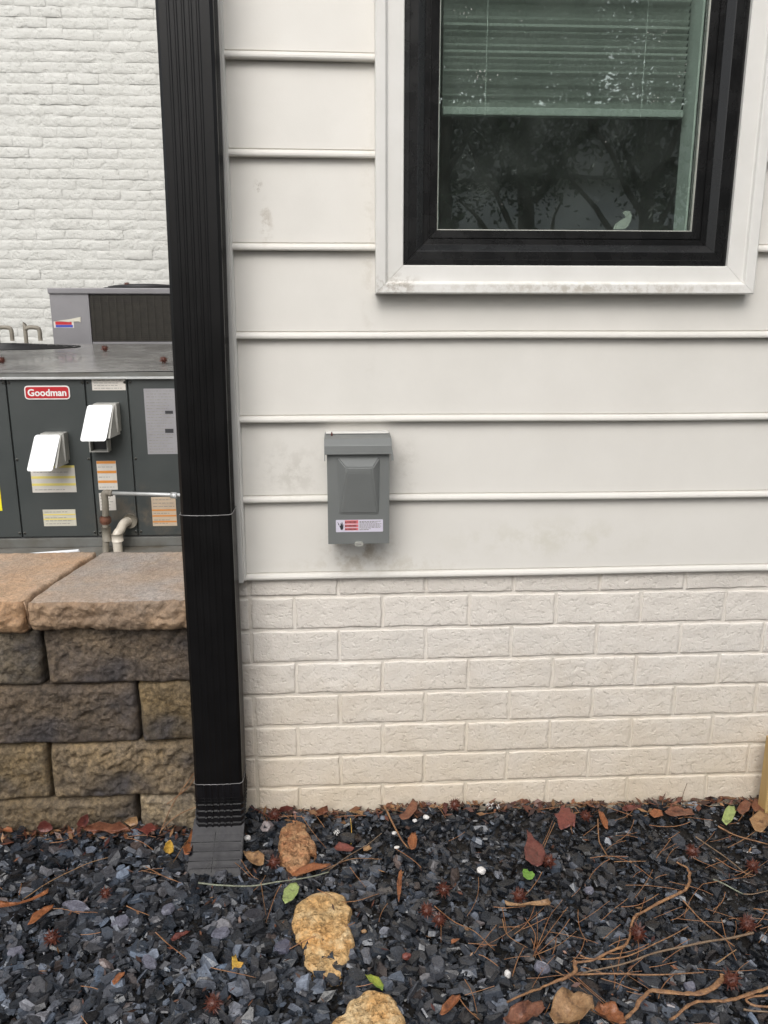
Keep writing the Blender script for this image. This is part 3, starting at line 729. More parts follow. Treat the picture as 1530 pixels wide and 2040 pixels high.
for f in ((0, 1, 5, 4), (2, 3, 4, 5), (0, 4, 3), (1, 2, 5), (0, 3, 2, 1)): bm.faces.new([vs[i] for i in f])
obj('roof', bm_mesh(bm), M['roof'], fh)
for x in (3.2, 5.0, 6.8, 8.9, 11.0):
    wf = box('window', x, x + 1.0, -19.52, -19.44, 1.4, 2.9, M['black_frame'], fh)
    for (a, b) in ((x + .06, x + .47), (x + .53, x + .94)): p_ = box('pane', a, b, -19.435, -19.43, 1.46, 2.84, M['room'], wf); p_.location = (0, 0, 0)

# ================================================================== OBJECTS
# ------------------------------------------------------------------ downspout
ds = empty('downspout', 'black corrugated rectangular downspout on the house corner with kicked out elbow', 'downspout', (-0.06, -0.06, 0))
def ds_profile(w, d, rib):
    """outline of the pipe (x, y), front at -y, with ribs on the front and the sides"""
    P = []
    def side(ax, ay, bx, by, nx_, ny_, ribs):
        L = math.hypot(bx - ax, by - ay); r = 0.006
        pts = [(r / L, 0)]
        for c in ribs:
            for dt, hh in ((-0.0030, 0), (-0.0014, rib), (0.0014, rib), (0.0030, 0)): pts.append((c + dt / L, hh))
        pts.append((1 - r / L, 0))
        for t, hh in pts: P.append((ax + (bx - ax) * t + nx_ * hh, ay + (by - ay) * t + ny_ * hh))
    hw, hd = w / 2, d / 2
    side(-hw, -hd, hw, -hd, 0, -1, [0.22, 0.35, 0.48, 0.61, 0.74])
    side(hw, -hd, hw, hd, 1, 0, [0.3, 0.5, 0.7])
    side(hw, hd, -hw, hd, 0, 1, [])
    side(-hw, hd, -hw, -hd, -1, 0, [0.3, 0.5, 0.7])
    return P
def pipe(name, path, w, d, rib, m, scales=None, parent=ds, thick=True):
    """path: [(x, y, z, pitch)] pitch 0 = section horizontal, 90 = facing forwards"""
    V = []; P = ds_profile(w, d, rib); n = len(P)
    for i, (x, y, z, a) in enumerate(path):
        s = scales[i] if scales else 1
        ca, sa = math.cos(math.radians(a)), math.sin(math.radians(a))
        for px, py in P: V.append((x + px * s, y + py * s * ca, z + py * s * sa))
    F = [(i * n + k, i * n + (k + 1) % n, (i + 1) * n + (k + 1) % n, (i + 1) * n + k) for i in range(len(path) - 1) for k in range(n)]
    me = pydata(V, F); bm = bmesh.new(); bm.from_mesh(me); bmesh.ops.recalc_face_normals(bm, faces=bm.faces)
    if thick: bmesh.ops.solidify(bm, geom=list(bm.faces), thickness=0.0008)
    bm.to_mesh(me); bm.free()
    return obj(name, me, m, parent)
DX = lambda z: -0.0665 + 0.0085 * z + 0.0012 * math.sin(z * 5)
pipe('upper_pipe', [(DX(z), -0.061, z, 0) for z in np.linspace(0.76, 5.2, 40)], 0.103, 0.078, 0.0015, M['black_metal'])
pipe('lower_pipe', [(DX(z), -0.061, z, 0) for z in np.linspace(0.142, 0.782, 14)], 0.1065, 0.0815, 0.0007, M['black_metal'])
# elbow: short straight neck, crimped bend, then a flat chute running down and out over the gravel
path = []; sc = []
for z in np.linspace(0.158, 0.122, 5): path.append((DX(z), -0.061, z, 0)); sc.append(1.045)
BR_, TH = 0.062, 46
cy, cz = -0.061 - BR_, 0.122
for k in range(1, 31):
    a = TH * k / 30; y = cy + BR_ * math.cos(math.radians(a)); z = cz - BR_ * math.sin(math.radians(a))
    path.append((DX(z) + .001, y, z, a)); sc.append(1.045 + (0.028 if k % 6 == 0 else -0.012 if k % 6 == 5 else 0.0))
y, z = path[-1][1], path[-1][2]; da = math.radians(TH)
for k in range(1, 14):
    L = 0.0048 * k; path.append((DX(z) - .0001 * k, y - L * math.sin(da), z - L * math.cos(da), TH)); sc.append(1.045 + (0.025 if k in (4, 5) else 0))
ELB = pipe('elbow', path, 0.103, 0.078, 0.0016, M['elbow'], sc, thick=False)
path = []; sc = []
for k in range(0, 48):
    L = 0.056 + 0.0024 * k; path.append((DX(z) - .0015 - .0001 * k, y - L * math.sin(da), z - L * math.cos(da), TH)); sc.append(1.115 - (0.035 if k in (9, 17, 25) else 0) + .0006 * k)
for k in (9, 17, 25):
    s_ = 1.115 + .0006 * k; hw, hd = .0515 * s_, .039 * s_ + .0004
    cx_, yy_, zz_ = path[k][0], path[k][1], path[k][2]; ca_, sa_ = math.cos(da), math.sin(da)
    tube('crease', [(cx_ + t * hw, yy_ - hd * ca_, zz_ + hd * sa_ + .0006 * (1 - abs(t))) for t in (-1, -.5, 0, .5, 1)], .0011, M['black'], ds, 5)
tube('crease', [(path[k][0], path[k][1] - (.039 * (1.115 + .0006 * k) + .0002) * math.cos(da), path[k][2] + (.039 * (1.115 + .0006 * k) + .0002) * math.sin(da)) for k in (0, 10, 20, 35)], .0007, M['black'], ds, 5)
OUT = pipe('outlet', path, 0.103, 0.078, 0.0003, M['outlet'], sc, thick=False)
# seam lines where one piece slips over the next
def loop_at(z, w, d, r, m):
    P = ds_profile(w, d, 0.001); return tube('seam', [(DX(z) + px, -0.061 + py, z - 0.0015 * math.cos(px * 30)) for px, py in P] + [(DX(z) + P[0][0], -0.061 + P[0][1], z)], r, m, ds, 5)
loop_at(0.783, 0.1075, 0.0825, 0.0009, M['seam']); loop_at(0.159, 0.1095, 0.084, 0.0007, M['seam'])
for z in (0.125, 0.117, 0.110): loop_at(z, 0.1105, 0.086, 0.0006, M['black_metal'])
boxes('strap', [(-0.128, -0.005, -0.022, -0.0125, 2.10, 2.13)], M['black_metal'], ds)

# ------------------------------------------------------------------ disconnect box
db = empty('disconnect_box', 'small grey electrical disconnect box with warning label on the siding', 'electrical box', (0.26, -0.02, 0.715))
(X0, Z0), (X1, Z1) = (0.1922, 0.7072), (0.3237, 0.9378)
bm = bmesh.new()
box_bm(bm, X0 + .001, X1 - .001, -0.064, 0.012, Z0 + .0015, Z1 - .010)
obj('body', bm_mesh(bm, 0.0015), M['box'], db)
# embossed cover: flat plate with raised wedge
A = [(0.2141, 0.8962), (0.3037, 0.8954), (0.3015, 0.7715), (0.2157, 0.7726)]
B = [(0.2306, 0.8776), (0.2882, 0.8770)]
C = [(0.2336, 0.8665), (0.2862, 0.8660)]
D = [(0.2981, 0.7747), (0.2200, 0.7757)]
yf = -0.0695
bm = bmesh.new()
def v3(p, y): return bm.verts.new((p[0], y, p[1]))
o4 = [v3((X0, Z1 - .0155), yf), v3((X1, Z1 - .0155), yf), v3((X1, Z0), yf), v3((X0, Z0), yf)]
a4 = [v3(p, yf) for p in A]; b2 = [v3(p, -0.0890) for p in B]; c2 = [v3(p, -0.0885) for p in C]; d2 = [v3(p, -0.0720) for p in D]
k4 = [bm.verts.new((v.co.x, -0.0645, v.co.z)) for v in o4]
def fc(*v): bm.faces.new(v)
fc(o4[0], a4[0], a4[1], o4[1]); fc(o4[1], a4[1], a4[2], o4[2]); fc(o4[2], a4[2], a4[3], o4[3]); fc(o4[3], a4[3], a4[0], o4[0])
fc(a4[0], b2[0], b2[1], a4[1]); fc(b2[0], c2[0], c2[1], b2[1]); fc(c2[0], d2[1], d2[0], c2[1]); fc(d2[1], a4[3], a4[2], d2[0])
fc(a4[0], a4[3], d2[1], c2[0], b2[0]); fc(a4[1], b2[1], c2[1], d2[0], a4[2])
for i in range(4): fc(o4[i], o4[(i + 1) % 4], k4[(i + 1) % 4], k4[i])
fc(*k4)
bmesh.ops.bevel(bm, geom=[e for e in bm.edges if all(abs(v.co.y - yf) > .0005 and v.co.y < -0.07 for v in e.verts) or any(v in (b2 + c2 + d2) for v in e.verts)], offset=0.0022, segments=2, affect='EDGES')
bmesh.ops.recalc_face_normals(bm, faces=bm.faces)
me = bpy.data.meshes.new('cover'); bm.to_mesh(me); bm.free(); obj('cover', me, M['box'], db, smooth=False)
# hood: top, sloped shoulder, front lip, side cheeks
bm = bmesh.new()
hx0, hx1 = X0 - 0.0040, X1 + 0.0035
HZ = Z1 - 0.935 - 0.0055
prof = [(y, z + HZ) for y, z in [(0.010, 0.9405), (-0.064, 0.9375), (-0.0775, 0.9245), (-0.0795, 0.9060), (-0.0780, 0.9060), (-0.0760, 0.9230), (-0.063, 0.9355), (0.010, 0.9385)]]
L_ = [bm.verts.new((hx0, y, z)) for y, z in prof]; R_ = [bm.verts.new((hx1, y, z)) for y, z in prof]
n = len(prof)
for k in range(n): bm.faces.new([L_[k], L_[(k + 1) % n], R_[(k + 1) % n], R_[k]])
bm.faces.new(L_); bm.faces.new(list(reversed(R_)))
me = bm_mesh(bm, 0.0005, 1); obj('hood', me, M['box'], db)
for xs in (hx0, hx1):
    sgn = 1 if xs == hx1 else -1
    P = [(y, z + HZ) for y, z in [(0.010, 0.9400), (-0.064, 0.9370), (-0.0775, 0.9240), (-0.0820, 0.8930), (-0.066, 0.9010), (-0.02, 0.915), (0.010, 0.917)]]
    V = [(xs - 0.0006 * sgn, y, z) for y, z in P] + [(xs + 0.0010 * sgn + (0.004 * sgn if (z < .9 and sgn > 0) else 0), y, z) for y, z in P]; n = len(P)
    F = [tuple(range(n)), tuple(reversed(range(n, 2 * n)))] + [(i, (i + 1) % n, n + (i + 1) % n, n + i) for i in range(n)]
    me = pydata(V, F); bm = bmesh.new(); bm.from_mesh(me); bmesh.ops.recalc_face_normals(bm, faces=bm.faces); bm.to_mesh(me); bm.free()
    obj('hood_cheek', me, M['box'], db)
# warning label
lx0, lz1 = (0.2091, 0.7605)
lx1, lz0 = (0.3101, 0.7336)
LB = plate('warning_label', rrect(lx1 - lx0, lz1 - lz0, 0.0015), -0.0701, -0.0690, M['label_lilac'], db, (lx0 + lx1) / 2, (lz0 + lz1) / 2)
lw, lh = lx1 - lx0, lz1 - lz0
def on_label(name, L, m, y=-0.0703): 
    o = boxes(name, [(lx0 + a * lw, lx0 + b * lw, y, y + .0003, lz0 + c * lh, lz0 + d * lh) for a, b, c, d in L], m, LB); o.location = (0, 0, 0); return o
on_label('red_fields', [(0.19, 0.475, 0.14, 0.34), (0.19, 0.475, 0.40, 0.62), (0.19, 0.475, 0.68, 0.97)], M['label_pink'])
rr_ = random.Random(5); L = []
for row, (c, ends) in enumerate(((.86, .95), (.78, .88), (.66, .97), (.56, .93), (.46, .96), (.36, .94), (.25, .74), (.18, .7))):
    x = 0.50
    while x < ends:
        wl = rr_.uniform(.015, .05); L.append((x, min(x + wl, ends), c - .025, c + .025)); x += wl + .012
on_label('fine_print', L, M['print_grey'], -0.0704)
L = []
for c in (0.24, 0.51, 0.82):
    x = 0.245
    for q in range(7): L.append((x, x + .018, c - .06, c + .06)); x += .028
    L.append((0.20, 0.225, c - .08, c + .05))
on_label('warning_words', L, M['print_dark'], -0.0705)
# shock symbol: hand and bolt
for P in ([(.10, .20), (.135, .18), (.155, .30), (.160, .62), (.150, .66), (.145, .50), (.138, .80), (.125, .82), (.122, .60), (.110, .76), (.098, .72), (.100, .50), (.085, .58), (.078, .50), (.092, .34)],
          [(.03, .80), (.055, .70), (.045, .66), (.085, .42), (.062, .60), (.075, .64), (.045, .80)]):
    o = plate('shock_symbol', [(lx0 + a * lw, lz0 + b * lh) for a, b in P], -0.0704, -0.0701, M['print_dark'], LB); o.location = (0, 0, 0)
lc = (0.2581, 0.7074)
plate('latch', rrect(0.019, 0.009, 0.004), -0.076, -0.064, M['latch'], db, lc[0], lc[1])
box('latch_slot', lc[0] - .006, lc[0] + .005, -0.0765, -0.0759, lc[1] - .0012, lc[1] + .0022, M['print_grey'], db)
# seed husk standing on the hood
bm = bmesh.new(); bmesh.ops.create_icosphere(bm, subdivisions=2, radius=1)
boxes('white_strip', [(hx0 + .002, hx1 - .002, -0.016, 0.012, 0.9405 + HZ, 0.9440 + HZ)], M['trim'], db, 0.0015)  # white strip along the back of the hood top
hc = (0.2028, 0.9383)
for v in bm.verts: v.co = Vector((hc[0] + v.co.x * .0022 * (1 - .3 * v.co.z), -0.03 + v.co.y * .002, hc[1] + 0.001 + v.co.z * .0058))
o = obj('seed_husk', bm_mesh(bm), M['lf_dark'], None, smooth=True); tag(o, 'tiny dark seed husk standing on top of the grey electrical box', 'seed')

# ------------------------------------------------------------------ packaged unit behind the wall
UY = 2.0
unit = empty('packaged_air_conditioner', 'large dark grey packaged air conditioner with red badge behind the block wall', 'air conditioner', (-1.3, 2.0, 0.18))
UX0, UX1 = -1.95, -0.25
zt = 0.9180; zbm = 0.178
sx = [UX0, (-1.2804, 0.5834)[0], (-0.9317, 0.5805)[0], (-0.7422, 0.5789)[0], UX1]
for a, b in zip(sx[:-1], sx[1:]): box('panel', a + .0035, b - .0035, UY, UY + 0.03, zbm, zt, M['unit'], unit, 0.003)
box('cabinet', UX0 + .01, UX1 - .01, UY + .012, UY + 1.12, zbm, zt, M['unit'], unit)
box('top_flange', UX0 - .012, UX1 + .012, UY - .014, UY + 1.15, zt + .001, 0.945, M['rail'], unit, 0.002)
box('flange_lip', UX0 - .012, UX1 + .012, UY - .022, UY - .0145, zt - .004, zt + .006, M['galv'], unit, 0.001)
# lid rises gently to the back
nxs, nys = 40, 24; V = []
for j in range(nys):
    for i in range(nxs):
        x = UX0 - .015 + (UX1 - UX0 + .03) * i / (nxs - 1); y = UY - .018 + 1.17 * j / (nys - 1)
        z = 0.9465 + 0.088 * (j / (nys - 1)) ** 0.9 + 0.004 * math.sin(x * 5 + 1) * math.sin(y * 6)
        V.append((x, y, z))
F = [(j * nxs + i, j * nxs + i + 1, (j + 1) * nxs + i + 1, (j + 1) * nxs + i) for j in range(nys - 1) for i in range(nxs - 1)]
obj('lid', quads(V, F), M['lid'], unit, smooth=True)
box('lid_back', UX0 - .015, UX1 + .015, UY + 1.10, UY + 1.148, 0.9, 1.030, M['rail'], unit)
# fan guard on the lid, left
for r in np.linspace(0.05, 0.36, 9):
    tube('fan_guard', [(-1.50 + r * math.cos(a), UY + .60 + r * math.sin(a), 1.035 + 0.02 * (1 - r / .36)) for a in np.linspace(0, 2 * PI, 33)], 0.004, M['black'], unit, 5)
box('base_rail', UX0 - .005, UX1 + .005, UY - .012, UY + 1.13, 0.128, 0.172, M['rail'], unit, 0.003)
box('shadow_gap', UX0 + .01, UX1 - .01, UY + .006, UY + 1.1, 0.172, 0.178, M['black'], unit)
o = box('concrete_pad', -2.2, -0.12, UY - .12, UY + 1.3, 0.10, 0.127, M['concrete']); tag(o, 'wet concrete pad under the dark grey unit', 'concrete pad')
# badge
def W2(u, v): pass
c0 = (-1.2022, 0.8847); c1 = (-1.0011, 0.8230)
bw, bh = c1[0] - c0[0], c0[1] - c1[1]; bx, bz = (c0[0] + c1[0]) / 2, (c0[1] + c1[1]) / 2
bd = plate('badge', rrect(bw, bh, 0.016, 6), UY - .004, UY + .001, M['white_print'], unit, bx, bz)
p_ = plate('badge_field', rrect(bw - .011, bh - .011, 0.011, 6), UY - .0055, UY - .0035, M['red'], bd, bx, bz); p_.location = (0, 0, 0)
me = text_mesh('Goodman', 0.054, 0.0006, 0.0014)
tx = [v.co.x for v in me.vertices]; ty = [v.co.y for v in me.vertices]
sxl = (bw - .030) / (max(tx) - min(tx)); mxm = (max(tx) + min(tx)) / 2; mym = (max(ty) + min(ty)) / 2
for v in me.vertices: v.co = Vector((bx + (v.co.x - mxm) * sxl, UY - .0065 - v.co.z, bz + (v.co.y - mym) * sxl))
p_ = obj('badge_lettering', me, M['white_print'], bd); p_.location = (0, 0, 0)
# weather covers on small boxes
def flip_cover(u0, v0, u1, v1, c):
    """c = (x, z) of the plate's middle; plate leans out at the bottom"""
    x, z = c; wq, hq = 0.112, 0.150
    cv = box('receptacle_box', x - .035, x + .070, UY - .055, UY + .002, z - .045, z + .085, M['grey_box'], unit, 0.004)
    P = rrect(wq, hq, 0.010, 5); V = []
    for t in (0.0, 0.008):
        for px, pz in P:
            lean = (hq / 2 - pz) / hq
            V.append((x + px - 0.020 * lean, UY - 0.060 - 0.085 * lean + t, z + pz + 0.004))
    n = len(P)
    F = [tuple(reversed(range(n))), tuple(range(n, 2 * n))] + [(i, (i + 1) % n, n + (i + 1) % n, n + i) for i in range(n)]
    p = obj('cover_plate', pydata(V, F), M['white_plastic'], cv); p.location = (0, 0, 0)
    # side cheek between box and plate
    V = [(x + .050, UY - .057, z + .078), (x + .050, UY - .03, z + .078), (x + .062, UY - .03, z - .055), (x + .040, UY - .125, z - .062)]
    V += [(a + .010, b, c_) for a, b, c_ in V]
    F = [(0, 1, 2, 3), (7, 6, 5, 4), (0, 4, 5, 1), (1, 5, 6, 2), (2, 6, 7, 3), (3, 7, 4, 0)]
    p = obj('cheek', pydata(V, F), M['grey_box'], cv); p.location = (0, 0, 0)
    return cv
ca = (-0.8542, 0.7225); cb = (-1.0984, 0.5903)
cv = flip_cover(0, 0, 0, 0, ca); flip_cover(0, 0, 0, 0, cb)
a = (-0.9221, 0.6411); b = (-0.8377, 0.5867)
hb_ = boxes('hood_box', [(a[0], b[0], UY - .05, UY + .002, b[1], b[1] + .006), (a[0], a[0] + .006, UY - .05, UY + .002, b[1] + .006, a[1]), (b[0] - .006, b[0], UY - .05, UY + .002, b[1] + .006, a[1])], M['grey_box'], unit)
p_ = box('dark_recess', a[0] + .007, b[0] - .007, UY - .01, UY + .001, b[1] + .007, a[1], M['black'], unit)
screw_me = None
for (sx_, sz_) in [(x_, z_) for x_ in (sx[1] - .012, sx[1] + .012, sx[2] - .012, sx[2] + .012, sx[3] - .012, sx[3] + .012) for z_ in (zt - .02, zbm + .02)] + [(x_, (zt + zbm) / 2) for x_ in (sx[1] + .012, sx[2] - .012, sx[3] + .012)]:
    if screw_me is None:
        o = tube('screw', [(0, .001, 0), (0, -.003, 0), (0, -.005, 0)], .005, M['rail'], None, 8, radii=[.006, .006, .003]); screw_me = o.data; o.parent = unit
    else:
        o = bpy.data.objects.new('screw', screw_me); COL.objects.link(o); o.parent = unit
    o.location = Vector((sx_, UY - .001, sz_)) - unit.location
# stickers
def sticker(name, c0, c1, m, lines, mp, lw_=0.12, textrows=0, label=None, skew=0.0):
    x0, z1 = c0; x1, z0 = c1
    st = box(name, x0, x1, UY - .0016, UY + .0005, z0, z1, m, unit)
    if label: st['label'] = label
    h = z1 - z0; w_ = x1 - x0
    if lines:
        o = boxes('colour_band', [(x0 + .0008, x1 - .0008, UY - .0022, UY - .0015, z0 + h * (t - lw_ / 2), z0 + h * (t + lw_ / 2)) for t in lines], mp, st); o.location = (0, 0, 0)
    if textrows:
        r2 = random.Random(int(x0 * 1000)); L = []
        for q in range(textrows):
            z = z1 - h * (q + .8) / (textrows + .6); x = x0 + w_ * .06
            if any(abs((z - z0) / h - t) < lw_ * .9 for t in lines): continue
            end = x0 + w_ * r2.uniform(.6, .94)
            while x < end:
                wl = r2.uniform(.006, .022); L.append((x, min(x + wl, end), UY - .0021, UY - .0015, z - .0014, z + .0014)); x += wl + .004
        if L: o = boxes('printed_text', L, M['print_grey'], st); o.location = (0, 0, 0)
    return st
sticker('sticker', (-0.9004, 0.9285), (-0.7511, 0.8626), M['label_white'], [0.92], M['print_yellow'], .14, 5)
sticker('sticker', (-1.2125, 0.5172), (-1.0119, 0.3918), M['label_white'], [0.97, 0.57, 0.30], M['print_yellow'], .09, 7)
sticker('sticker', (-1.1759, 0.3095), (-1.0260, 0.2299), M['label_cream'], [0.7, 0.42], M['print_yellow'], .08, 5)
sticker('sticker', (-0.9101, 0.5380), (-0.8220, 0.4017), M['label_white'], [0.95, 0.62, 0.28], M['print_orange'], .09, 8)
sticker('sticker', (-0.9110, 0.3859), (-0.8365, 0.3029), M['label_white'], [], M['print_orange'], .09, 5)
s_ = sticker('rating_sticker', (-0.6719, 0.8691), (-0.5270, 0.5677), M['label_silver'], [], M['print_dark'], .1, 22, 'silver rating sticker with two small dark boxes')
for (u, v, uu, vv) in (((-0.5812, 0.7683), 0, (-0.5457, 0.7543), 0), ((-0.5864, 0.6852), 0, (-0.5487, 0.6663), 0)):
    o = box('dark_field', u[0], uu[0], UY - .0024, UY - .0015, uu[1], u[1], M['print_dark'], s_); o.location = (0, 0, 0)
sticker('sticker', (-0.6717, 0.3639), (-0.5588, 0.2236), M['label_peach'], [0.55, 0.35, 0.15], M['print_orange'], .05, 8)
sticker('sticker', (-1.4250, 0.4391), (-1.3598, 0.3070), M['bright_yellow'], [], M['print_dark'], .1, 0, 'bright yellow sticker')
# electrical conduit, gas riser, condensate trap
def pipe_thing(name, label, cat): return empty(name, label, cat, (0, 0, 0))
cq = empty('metal_conduit', 'thin galvanised conduit running sideways to an elbow in front of the unit', 'pipe', (-0.85, 1.9, 0.4))
e0 = (-0.8470, 0.4067); e1 = (-0.5091, 0.3912)
tube('pipe', [(e0[0], 1.9, e0[1]), (e1[0] + .12, 1.9, e1[1] - .002)], 0.009, M['galv'], cq)
tube('coupling', [((-0.5587, 0.3965)[0], 1.9, e1[1] + .002), ((-0.5315, 0.3962)[0], 1.9, e1[1])], 0.015, M['galv'], cq)
tube('coupling', [((-0.8386, 0.3996)[0], 1.9, e0[1]), ((-0.8206, 0.3994)[0], 1.9, e0[1])], 0.015, M['old_pipe'], cq)
gp = empty('gas_riser', 'weathered gas riser pipe with rusty union in front of the dark unit', 'pipe', (-0.87, 1.9, 0.2))
g0 = (-0.8562, 0.4045); g1 = (-0.8728, 0.1385); g2 = (-0.8614, 0.2820)
tube('riser', spline([(g0[0] + .03, 1.9, g0[1]), (g0[0], 1.9, g0[1]), (g0[0], 1.9, g0[1] - .06), (g1[0], 1.9, g1[1] - .03)], 5), 0.015, M['old_pipe'], gp)
tube('union', [(g2[0], 1.9, g2[1] + .018), (g2[0], 1.9, g2[1] + .008), (g2[0], 1.9, g2[1] - .012), (g2[0], 1.9, g2[1] - .020)], 0.024, M['rust'], gp, radii=[.019, .026, .026, .019])
tube('sleeve', [(g2[0], 1.9, g2[1] - .035), (g2[0], 1.9, g2[1] - .10)], 0.021, M['old_pipe'], gp)
pv = empty('drain_trap', 'white plastic condensate drain elbow coming out of the unit near the riser', 'pipe', (-0.8, 1.9, 0.2))
d0 = (-0.7862, 0.2514); d1 = (-0.8027, 0.2283); d2_ = (-0.8153, 0.2026); d3 = (-0.8143, 0.1255)
tube('flange', [(d0[0] + .01, 2.0, d0[1]), (d0[0] + .01, 1.985, d0[1])], 0.035, M['old_pipe'], pv, 14)
tube('elbow', spline([(d0[0], 1.99, d0[1]), (d0[0] - .01, 1.95, d0[1] - .004), (d1[0], 1.92, d1[1]), (d2_[0], 1.9, d2_[1]), (d3[0], 1.9, d3[1] - .03)], 6), 0.021, M['pvc'], pv, 14)
tube('collar', [(d2_[0], 1.9, d2_[1] + .012), (d2_[0] + .002, 1.9, d2_[1] - .024)], 0.026, M['pvc'], pv, 14)
o = tube('plastic_pipe', [(-0.62, 0.345, 0.572), (-0.47, 0.335, 0.5845)], 0.0045, M['white_plastic'], None); tag(o, 'thin white plastic pipe lying just behind the cap stones', 'pipe')

# rear unit
U2 = 3.30
u2 = empty('rear_air_conditioner', 'light grey condensing unit with dark louvred coil behind the dark unit', 'air conditioner', (-1.2, 3.3, 0.12))
q0 = (-1.4907, 1.3218); q1 = (-1.5020, 1.0153); ct = (-1.2687, 1.3165); cb_ = (-1.2918, 1.0417)
ux0 = (q0[0] + q1[0]) / 2
box('corner_panel', ux0, ct[0], U2, U2 + 0.03, 0.13, q0[1], M['grey_panel'], u2, 0.003)
box('cabinet', ux0 + .004, -0.40, U2 + .022, U2 + .85, 0.13, q0[1], M['grey_panel'], u2)
box('lower_panel', ct[0] + .002, -0.40, U2, U2 + 0.022, 0.13, cb_[1], M['grey_panel'], u2, 0.002)
box('coil', ct[0] + .003, -0.402, U2 + .012, U2 + .0215, cb_[1] + .002, ct[1], M['coil'], u2)
nz = int((ct[1] - cb_[1]) / 0.012)
bm = bmesh.new()
for k in range(nz):
    z = cb_[1] + .006 + k * 0.012; box_bm(bm, ct[0] + .004, -0.402, U2 + .004, U2 + .008, z, z + .0022)
for x in np.arange(ct[0] + .02, -0.41, 0.045): box_bm(bm, x, x + .0022, U2 + .001, U2 + .0035, cb_[1] + .002, ct[1])
obj('coil_guard', bm_mesh(bm), M['coil'], u2)
box('top_cap', ux0 - .006, -0.39, U2 - .012, U2 + .87, q0[1] + .0005, q0[1] + .034, M['grey_panel'], u2, 0.006)
fc0 = (-1.0916, 1.3716)
for i, r in enumerate(np.linspace(0.04, 0.27, 9)):
    zc = q0[1] + .036 + 0.035 * math.sqrt(max(0, 1 - (r / .28) ** 2))
    tube('fan_guard', [(-1.02 + .0 + r * math.cos(a), U2 + .45 + r * math.sin(a), zc) for a in np.linspace(0, 2 * PI, 33)], 0.005, M['black'], u2, 5)
tube('fan_shroud', [(-1.02, U2 + .45, q0[1] + .034), (-1.02, U2 + .45, q0[1] + .042), (-1.02, U2 + .45, q0[1] + .052)], .27, M['black'], u2, 32, radii=[.28, .26, .14])
a = (-1.4853, 1.1624); b = (-1.3678, 1.1243)
st = box('sticker', a[0], b[0], U2 - .0015, U2 + .0005, b[1], a[1], M['label_white'], u2)
o = box('colour_band', a[0] + .01, b[0] - .012, U2 - .0022, U2 - .0014, (a[1] + b[1]) / 2, a[1] - .001, M['red'], st); o.location = (0, 0, 0)
o = box('colour_band', a[0] + .01, b[0] - .006, U2 - .0024, U2 - .0014, b[1] + .003, (a[1] + b[1]) / 2 - .001, M['print_blue'], st); o.location = (0, 0, 0)
P = [(-1.4669, 1.1653), (-1.3955, 1.1741), (-1.3357, 1.1858), (-1.3236, 1.1887), (-1.3264, 1.1566), (-1.3377, 1.1625), (-1.3969, 1.1595)]
plate('torn_sticker', P, U2 - .004, U2 + .0005, M['label_cream'], u2)
for (u, lab) in (((-2.0170, 1.0686), 'grey green gooseneck pipe at the left edge behind the dark unit'), ((-1.8326, 1.0685), 'grey green gooseneck pipe beside the rear unit')):
    x, z = u
    pts = spline([(x - .048, 3.9, 0.12), (x - .048, 3.9, z), (x - .045, 3.9, z + .035), (x - .025, 3.9, z + .052), (x + .03, 3.9, z + .050), (x + .045, 3.9, z + .03), (x + .046, 3.9, z - .035)], 5)
    o = tube('gooseneck_pipe', pts, 0.014, M['old_pipe'], None); tag(o, lab, 'pipe')

# ------------------------------------------------------------------ wooden stake at the right edge
s0 = (1.2322, 0.0359)
o = box('wooden_stake', s0[0] + .007, s0[0] + 0.045, -0.065, -0.03, -0.08, 0.20, M['stake'], None, 0.002); tag(o, 'yellowish wooden stake standing against the brick at the right edge', 'stake')

